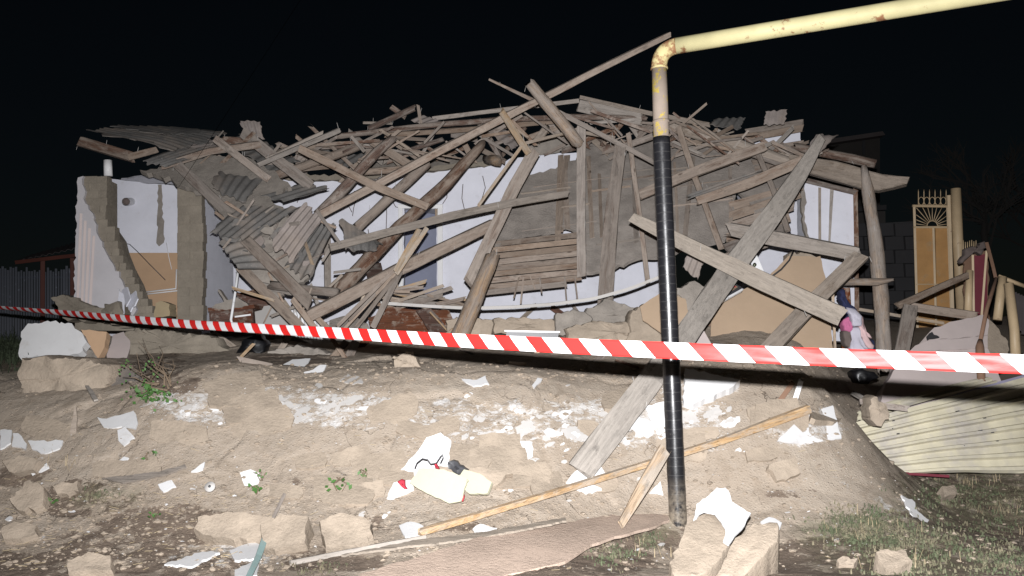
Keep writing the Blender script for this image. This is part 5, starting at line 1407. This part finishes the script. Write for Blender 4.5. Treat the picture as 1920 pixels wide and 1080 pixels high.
for i in range(46):
    x = random.uniform(300, 740); y = 765 + random.gauss(0, 16) - (x - 520) * .05
    r = random.choice([6, 9, 13, 20, 26]); m = random.choice(['dustyflake', 'dustyflake', 'whiteflake'])
    zone = 'right of the leafy branch' if x < 420 else 'below the tilted crest slabs' if x < 560 else 'down right of the crest slabs'
    lab = '%s %s plaster streak %s' % ('tiny' if r < 8 else 'small' if r < 14 else 'broad', 'clean white' if m == 'whiteflake' else 'dusty', zone)
    rand_flake(x, y, r, .012, m, 'plaster_flake', lab, 'plaster', 'plaster streaks ' + zone)
for i in range(60):
    x = random.uniform(0, 1700); y = random.uniform(840, 1070)
    r = random.choice([3, 4, 6, 9]); m = random.choice(['whiteflake', 'dustyflake'])
    zone = 'on the far left lower slope' if x < 250 else 'left of the greenish rod' if x < 480 else 'between greenish rod and papers' if x < 740 else 'below the neat square plaster piece' if x < 1100 else 'around the pipe foot' if x < 1400 else 'at the right foot of the bank'
    lab = '%s %s plaster chip %s' % ('minute' if r < 5 else 'little', 'white' if m == 'whiteflake' else 'dusty', zone)
    rand_flake(x, y, r, .01, m, 'plaster_flake', lab, 'plaster', 'plaster chips ' + zone)

# adobe blocks lying in the foreground
CHUNK = []
def chunk(poly, h, mat, lab, cat='mud brick', grp='fallen mud bricks on the slope'):
    G = [ground_at(*p) for p in poly]
    c = sum(G, Vector()) / len(G); n = (gnormal(c.x, c.y, .25) + Vector((0, -.55, 0))).normalized()
    low = min(G, key=lambda g: g.y)
    pl = (low + n * .02, n)
    P = [hit(p[0], p[1], pl) for p in ragged(poly, 2.2, 9)]
    c = sum(P, Vector()) / len(P)
    CHUNK.append(pl)
    h *= .75
    rings = [(1.03, -.4), (1.01, -.1), (1.0, h * .6), (.965, h), (.8, h), (.55, h), (.3, h)]
    V = []; Fc = []; k = len(P); sd = random.random() * 50
    for s, hh in rings:
        for p in P:
            q = c + (p - c) * s + n * hh
            nn = mnoise.noise(q * 4 + Vector((sd, 0, 0))) * .010 + mnoise.noise(q * 14 + Vector((sd, 0, 0))) * .012
            V.append(q - c + n * nn)
    for r in range(len(rings) - 1):
        for i in range(k): Fc.append((r * k + i, r * k + (i + 1) % k, (r + 1) * k + (i + 1) % k, (r + 1) * k + i))
    V.append(n * h); b = (len(rings) - 1) * k
    for i in range(k): Fc.append((b + i, b + (i + 1) % k, len(V) - 1))
    o = mesh_obj('mud_brick', V, Fc, mat, None, Matrix.Translation(c), smooth=True)
    o.modifiers.new('fracture', 'EDGE_SPLIT').split_angle = math.radians(38)
    bm = bmesh.new(); bm.from_mesh(o.data); bmesh.ops.recalc_face_normals(bm, faces=bm.faces[:]); bm.to_mesh(o.data); bm.free()
    return tag(o, lab, cat, grp)
for poly, h, lab in [
 ([(1256,1058),(1284,990),(1325,962),(1362,985),(1368,1021),(1345,1058),(1304,1088),(1265,1085)], .025, 'broken mud brick at the pipe foot carrying jagged plaster'),
 ([(1338,1090),(1372,1022),(1415,984),(1456,984),(1462,1012),(1424,1054),(1394,1094)], .025, 'large mud brick lying right of the pipe foot'),
 ([(365,1000),(372,978),(440,968),(520,980),(525,1010),(470,1018),(400,1016)], .07, 'long low mud brick in the soil at lower left'),
 ([(600,985),(640,970),(690,980),(700,1010),(680,1032),(610,1036)], .07, 'mud brick left of the ring shaped flake'),
 ([(490,990),(530,972),(580,975),(575,1025),(520,1040),(490,1030)], .06, 'mud brick beside the green rod'),
 ([(6,1000),(30,985),(72,990),(75,1008),(40,1018),(10,1018)], .06, 'small mud brick near the left picture edge'),
 ([(20,940),(60,905),(88,920),(86,955),(40,965)], .06, 'mud brick lying above the soil at the left edge'),
 ([(130,1062),(170,1045),(212,1052),(214,1080),(130,1082)], .06, 'rounded clod at the bottom left edge'),
 ([(8,870),(40,858),(80,868),(70,885),(20,890)], .05, 'clod under the three white pieces at the left'),
 ([(100,915),(150,905),(152,925),(112,932)], .05, 'flat clod beside the dark soil at left'),
 ([(1568,1055),(1590,1048),(1608,1052),(1602,1062),(1572,1064)], .03, 'flat pale stone in the right foreground soil'),
 ([(1640,1045),(1690,1035),(1710,1062),(1660,1078)], .04, 'pale clod in the grass at lower right'),
 ([(1762,918),(1785,912),(1792,932),(1768,938)], .05, 'clod in the grass before the cream sheet'),
 ([(1440,872),(1490,858),(1500,890),(1455,905)], .03, 'cracked square mud brick face on the right bank'),
 ([(820,880),(900,878),(960,890),(930,915),(840,912)], .03, 'low clod under the yellowish papers'),
 ]:
    chunk(poly, h, 'adobe', lab)

jag = [p for p, l, t in big if 'jagged white' in l][0]
tag(slab('plaster_flake', jag, 0, .015, 'whiteflake', None, 1, 7, (CHUNK[0][0] + CHUNK[0][1] * .055, CHUNK[0][1])), [l for p, l, t in big if 'jagged white' in l][0], 'plaster', 'white plaster flakes')
for i in range(34):
    x = random.uniform(60, 1560); y = random.uniform(725, 925); w = random.uniform(28, 60); h = w * random.uniform(.35, .6); a = random.uniform(-.4, .25)
    poly = [(x + u * w * math.cos(a) - v * h * math.sin(a), y + u * w * math.sin(a) + v * h * math.cos(a)) for u, v in ((-1, -.8), (-.2, -1), (.9, -.85), (1, .2), (.8, .9), (-.3, 1), (-1, .7))]
    zone = 'at the far left' if x < 260 else 'below the leafy branch' if x < 420 else 'left of the papers' if x < 740 else 'around the papers' if x < 950 else 'left of the long plank' if x < 1130 else 'beside the pipe' if x < 1320 else 'on the right bank'
    flake(poly, .05, 'adobe', 'mud_brick', '%s flat mud brick face half sunk in the %s bank %s' % ('large' if w > 44 else 'small', 'upper' if y < 825 else 'lower', zone), 'mud brick', 'mud brick faces in the bank', rag=1.6, lift=-.006, step=9, tiltup=random.uniform(-.1, .3))
# plywood sheet half buried in the foreground
flake([(640,1086),(760,1052),(900,1006),(1020,985),(1160,962),(1250,930),(1255,975),(1180,1000),(1110,1020),(1060,1052),(960,1075),(900,1092)], .02, 'plywood', 'plywood_sheet', 'pinkish plywood sheet half buried at bottom centre', 'plywood', rag=1.3, lift=.03, step=13)
flake([(640,1040),(780,1012),(900,998),(1060,970),(1062,976),(900,1008),(780,1022)], .015, 'pale', 'wood_strip', 'thin weathered wood strip behind the plywood sheet', 'board', rag=.6, lift=.03)
flake([(190,896),(300,884),(346,870),(350,876),(300,892),(230,905)], .015, 'grey', 'wood_strip', 'grey board sliver on the left slope', 'board', rag=.6, lift=.02)
flake([(128,836),(134,792),(142,762),(144,780),(142,836)], .015, 'grey', 'wood_strip', 'upright grey board sliver on the left bank', 'board', rag=.6, lift=.03, tiltup=1.2)
flake([(150,708),(160,712),(184,748),(176,750)], .015, 'pale', 'wood_strip', 'short pale slat on the left bank below the earth block', 'board', rag=.3, lift=.03)
flake([(205,745),(212,690),(235,690),(290,720),(320,730),(280,742)], .012, 'slate', 'roofing_shard', 'dark roofing piece under the leafy twigs at left', 'roofing sheet', rag=1, lift=.03, tiltup=.4)
tag(beam('green_rod', [(462,1090,ground_at(462,1090).y - .22),(486,1040,ground_at(486,1040).y - .2),(505,985,ground_at(505,985).y - .16)], 11, 'greenrod', .02, broken=.1), 'flat greenish painted rod at the bottom left of centre', 'rod')
tag(beam('stick', [(504,988,ground_at(505,985).y - .17),(534,925,ground_at(534,925).y - .06)], 6, 'dusty', .02), 'thin stick continuing above the greenish rod', 'stick')
# papers and rags
pp = empty('paper_heap', ground_at(830, 925), 'heap of yellowish crumpled paper sheets with red scraps', 'papers')
def onslope(poly, Y, dY, th, mat, name, parent, rag=.8):
    return slab(name, poly, 0, th, mat, parent, rag, 8, plane3(at(*poly[0], Y), at(*poly[1], Y + dY * .2), at(*poly[len(poly) // 2], Y - dY)))
G0 = ground_at(830, 900).y - .16
onslope([(768,905),(786,878),(832,880),(876,898),(864,940),(842,944),(800,925)], G0, .12, .012, 'paper', 'paper_sheet', pp)
onslope([(826,914),(838,886),(878,900),(864,916)], G0 - .03, .1, .008, 'paper', 'paper_sheet', pp)
onslope([(856,900),(870,880),(900,888),(922,904),(914,925),(880,926)], G0 + .02, .1, .03, 'paper', 'paper_sheet', pp)
o = lump('black_cuff', [(838,868),(850,864),(880,878),(870,888),(858,892),(840,880)], G0 + .1, .08, 'darkmetal', None, parent=pp)
o = lump('red_scrap', [(745,903),(752,900),(764,914),(758,916)], G0 + .05, .04, 'redcloth', None, parent=pp)
o = lump('red_scrap', [(812,872),(818,872),(824,880),(816,882)], G0 + .02, .04, 'redcloth', None, parent=pp)
o = lump('red_scrap', [(862,928),(868,926),(868,940),(862,940)], G0 - .12, .04, 'redcloth', None, parent=pp)
tube('wire_loop', [at(778,878,G0 + .03), at(782,868,G0 + .02), at(792,860,G0), at(802,862,G0), at(808,870,G0), at(818,868,G0), at(826,856,G0), at(830,852,G0), at(831,858,G0), at(826,868,G0)], .005, 'darkmetal', pp, 6)
ld = empty('round_disc', ground_at(396, 926), 'small round grey disc with a hole standing in the left soil', 'disc')
c = ground_at(396, 926) + Vector((0, -.02, .05))
tube('rim_plate', [c, c + Vector((0, -.012, .006))], .038, 'dustyflake', ld, 16)
tube('hole', [c + Vector((0, -.013, .008)), c + Vector((0, -.016, .009))], .010, 'darkmetal', ld, 10)
# strap and stick leaning on the right bank
for pts, m, w, lab in [([(1462,752),(1486,718)],'rustmetal',9,'rusty strip standing on the right bank'), ([(1490,752),(1502,714)],'plasticwhite',9,'shiny foil strip standing on the right bank')]:
    g0 = ground_at(*pts[0])
    tag(beam('metal_strip', [(pts[0][0], pts[0][1], g0.y - .03), (pts[1][0], pts[1][1], g0.y + .02)], w, m, .01), lab, 'strip')

# ================================================================== plants, clods, chips
def leaf_plant(name, px, py, n, size, lab, cat='plant', hgt=.12, mat='leaf', seed=0, grp=None):
    r = random.Random(seed + int(px)); g = ground_at(px, py)
    e = empty(name, g, lab, cat, grp)
    V = []; Fc = []
    for i in range(n):
        c = Vector((r.uniform(-1, 1) * hgt * .7, r.uniform(-.6, .4) * hgt, r.uniform(.2, 1) * hgt))
        d = Vector((r.uniform(-1, 1), r.uniform(-1, .2), r.uniform(-.3, .8))).normalized(); u = d.cross(Vector((r.uniform(-.4, .4), -1, .5))).normalized()
        s = size * r.uniform(.6, 1.2); b = len(V)
        V += [c, c + d * s * .5 + u * s * .28, c + d * s, c + d * s * .5 - u * s * .28]; Fc.append((b, b + 1, b + 2, b + 3))
    mesh_obj('leaves', V, Fc, mat, e, Matrix.Translation(g))
    for i in range(3):
        tube('stem', [g + Vector((0, 0, -.02)), g + Vector((r.uniform(-.5, .5) * hgt, -.02, hgt * .6)), g + Vector((r.uniform(-1, 1) * hgt, -.03, hgt))], .003, 'twig', e, 5)
leaf_plant('weed', 636, 925, 14, .05, 'dark green broad leaved weed on the slope left of the papers')
leaf_plant('weed', 684, 898, 9, .04, 'small green weed just left of the plaster sheet', hgt=.07)
leaf_plant('weed', 490, 900, 7, .035, 'tiny weed above the green rod', hgt=.06)
leaf_plant('weed', 290, 972, 8, .04, 'yellow green weed in the bottom left soil', hgt=.05)
leaf_plant('weed', 282, 868, 8, .04, 'small weed on the left slope below the white flakes', hgt=.08)
leaf_plant('weed', 98, 945, 10, .035, 'dark little weed in the soil at far left', hgt=.05)
leaf_plant('weed', 480, 925, 12, .045, 'low weed near the thin stick', hgt=.06)
tw = empty('leafy_branch', ground_at(290, 735), 'broken leafy branch with bare twigs lying on the left bank', 'branch')
gb = ground_at(318, 738)
base = at(322, 732, gb.y - .1)
for i, (x, y, dy) in enumerate([(255,662,.2),(275,640,.35),(262,672,.1),(295,655,.3),(230,700,.1),(248,690,0),(305,668,.2),(240,715,.0)]):
    tip = at(x, y, gb.y + dy)
    m_ = base.lerp(tip, .5) + Vector((random.uniform(-.05, .05), 0, random.uniform(0, .06)))
    b_ = base.lerp(tip, random.uniform(0, .35)) if i else base
    k_ = lambda a: Vector((random.uniform(-a, a), random.uniform(-a, a), random.uniform(-a, a)))
    ps = [b_ + k_(.02), b_.lerp(tip, .3) + k_(.05), b_.lerp(tip, .6) + k_(.07), tip + k_(.04)]
    tube('twig', ps, [.009, .006, .004, .002], 'twig', tw, 6)
    tube('twig', [ps[1], ps[1] + k_(.08) + Vector((0, 0, .05)), ps[1] + k_(.16) + Vector((-.05, 0, .1))], [.004, .003, .0015], 'twig', tw, 5)
V = []; Fc = []
for i in range(150):
    x = random.gauss(290, 22) if i < 110 else random.uniform(225, 300); y = random.gauss(742, 9) if i < 110 else random.uniform(670, 735)
    c = at(x, y, gb.y - random.uniform(-.05, .2)); d = Vector((random.uniform(-1, 1), random.uniform(-1, 0), random.uniform(-.5, 1))).normalized(); u = d.cross(Vector((.2, -1, .5))).normalized(); s = random.uniform(.02, .05) if i < 110 else .025
    b = len(V); V += [c - base, c + d * s * .5 + u * s * .35 - base, c + d * s - base, c + d * s * .5 - u * s * .35 - base]; Fc.append((b, b + 1, b + 2, b + 3))
mesh_obj('leaves', V, Fc, 'leaf', tw, Matrix.Translation(base))

def blades(name, regions, count, hmin, hmax, mat, lab, wid=.006):
    V = []; Fc = []
    tot = sum(r[4] for r in regions)
    for (cx, cy, rx, ry, wgt) in regions:
        for _ in range(int(count * wgt / tot)):
            px, py = random.gauss(cx, rx * .5), random.gauss(cy, ry * .5)
            if py > 1100 or py < 600: continue
            g = ground_at(px, py)
            for _ in range(4):
                p = g + Vector((random.gauss(0, .03), random.gauss(0, .03), -.005)); h = random.uniform(hmin, hmax)
                a = random.uniform(0, 6.28); lean = Vector((math.cos(a), math.sin(a), 0)) * h * random.uniform(.2, 1.0); sd = Vector((-math.sin(a), math.cos(a), 0)) * wid * random.uniform(.6, 1.3)
                b = len(V)
                V += [p - sd, p + sd, p + lean * .4 + Vector((0, 0, h * .65)) + sd * .7, p + lean * .4 + Vector((0, 0, h * .65)) - sd * .7, p + lean + Vector((0, 0, h * .8))]
                Fc += [(b, b + 1, b + 2, b + 3), (b + 3, b + 2, b + 4)]
    o = mesh_obj(name, V, Fc, mat)
    return tag(o, lab, 'grass', kind='stuff')
blades('grass', [(1620,975,70,26,3),(1650,1010,90,28,3),(1760,1010,110,40,3),(1800,930,110,30,3),(1880,960,80,50,2.5),(1880,1050,90,35,2.5),(1580,1000,60,20,1.5),(1700,1060,90,25,2),(1210,1010,20,16,.8),(1150,1040,50,25,.8),(180,930,40,14,.5),(600,1070,60,12,.3)],
       1900, .010, .045, 'grass', 'short green and dry grass around the bank foot')
blades('dry_stalks', [(1180,1020,40,20,.3),(1230,1040,40,20,.3),(1620,1000,80,20,1.2),(1800,900,100,14,1.2),(1880,950,70,50,1),(1700,1060,100,20,.8),(130,870,60,14,.6)], 45, .05, .14, 'straw', 'dry stalks standing among the grass at the bank foot', .0022)
blades('dark_weeds', [(10,660,40,25,1)], 260, .05, .16, 'darkgrass', 'dark weeds at the left edge behind the earth block')

def scatter(name, regions, count, rmin, rmax, mat, lab, flat=.7):
    V = []; Fc = []
    base_v = [Vector(v) for v in ((1,0,0),(-1,0,0),(0,1,0),(0,-1,0),(0,0,1),(0,0,-1),(.6,.6,.55),(-.6,.6,.55),(.6,-.6,.55),(-.6,-.6,.55))]
    hull = [(4,6,7),(4,7,9),(4,9,8),(4,8,6),(0,2,6),(2,1,7),(1,3,9),(3,0,8),(6,2,7),(7,1,9),(9,3,8),(8,0,6),(5,2,0),(5,1,2),(5,3,1),(5,0,3)]
    for (cx, cy, rx, ry, n) in regions:
        for _ in range(int(count * n)):
            px, py = cx + rx * random.uniform(-1, 1), cy + ry * random.uniform(-1, 1)
            g = ground_at(px, py); r = rmin * (rmax / rmin) ** (random.random() ** 2.2)
            a = random.uniform(0, 6.28); ca, sa = math.cos(a), math.sin(a); sx = random.uniform(.7, 1.5); b = len(V)
            for v in base_v:
                q = Vector((v.x * sx, v.y, v.z * flat)) * r * random.uniform(.75, 1.2)
                V.append(g + Vector((q.x * ca - q.y * sa, q.x * sa + q.y * ca, q.z + r * .15)))
            Fc += [tuple(b + i for i in f) for f in hull]
    return tag(mesh_obj(name, V, Fc, mat), lab, 'rubble', kind='stuff')
scatter('crumbled_earth', [(960,880,960,190,1),(300,990,320,80,.35),(1000,700,600,20,.25),(900,980,300,60,.2)], 3600, .003, .026, 'adobe', 'crumbled earth clods strewn over the bank')
scatter('plaster_crumbs', [(1060,800,320,45,1),(500,760,230,40,.6),(900,940,850,130,.7)], 900, .003, .011, 'dustyflake', 'tiny white plaster crumbs strewn over the bank')
V = []; Fc = []
for _ in range(420):
    px, py = random.uniform(0, 1700), random.uniform(760, 1075)
    if random.random() < .5: px, py = random.uniform(0, 520), random.uniform(900, 1075)
    g = ground_at(px, py); a = random.uniform(0, 6.28); L = random.uniform(.015, .07); d = Vector((math.cos(a), math.sin(a), random.uniform(-.1, .4))) * L; s = Vector((0, 0, .0014)); b = len(V)
    g = g + Vector((0, 0, .008))
    V += [g - s, g + s, g + d + s, g + d - s]; Fc.append((b, b + 1, b + 2, b + 3))
tag(mesh_obj('straw_litter', V, Fc, 'straw'), 'dry straw litter scattered over soil and clay', 'straw', kind='stuff')
# nails sticking out of the long pole and roof beams
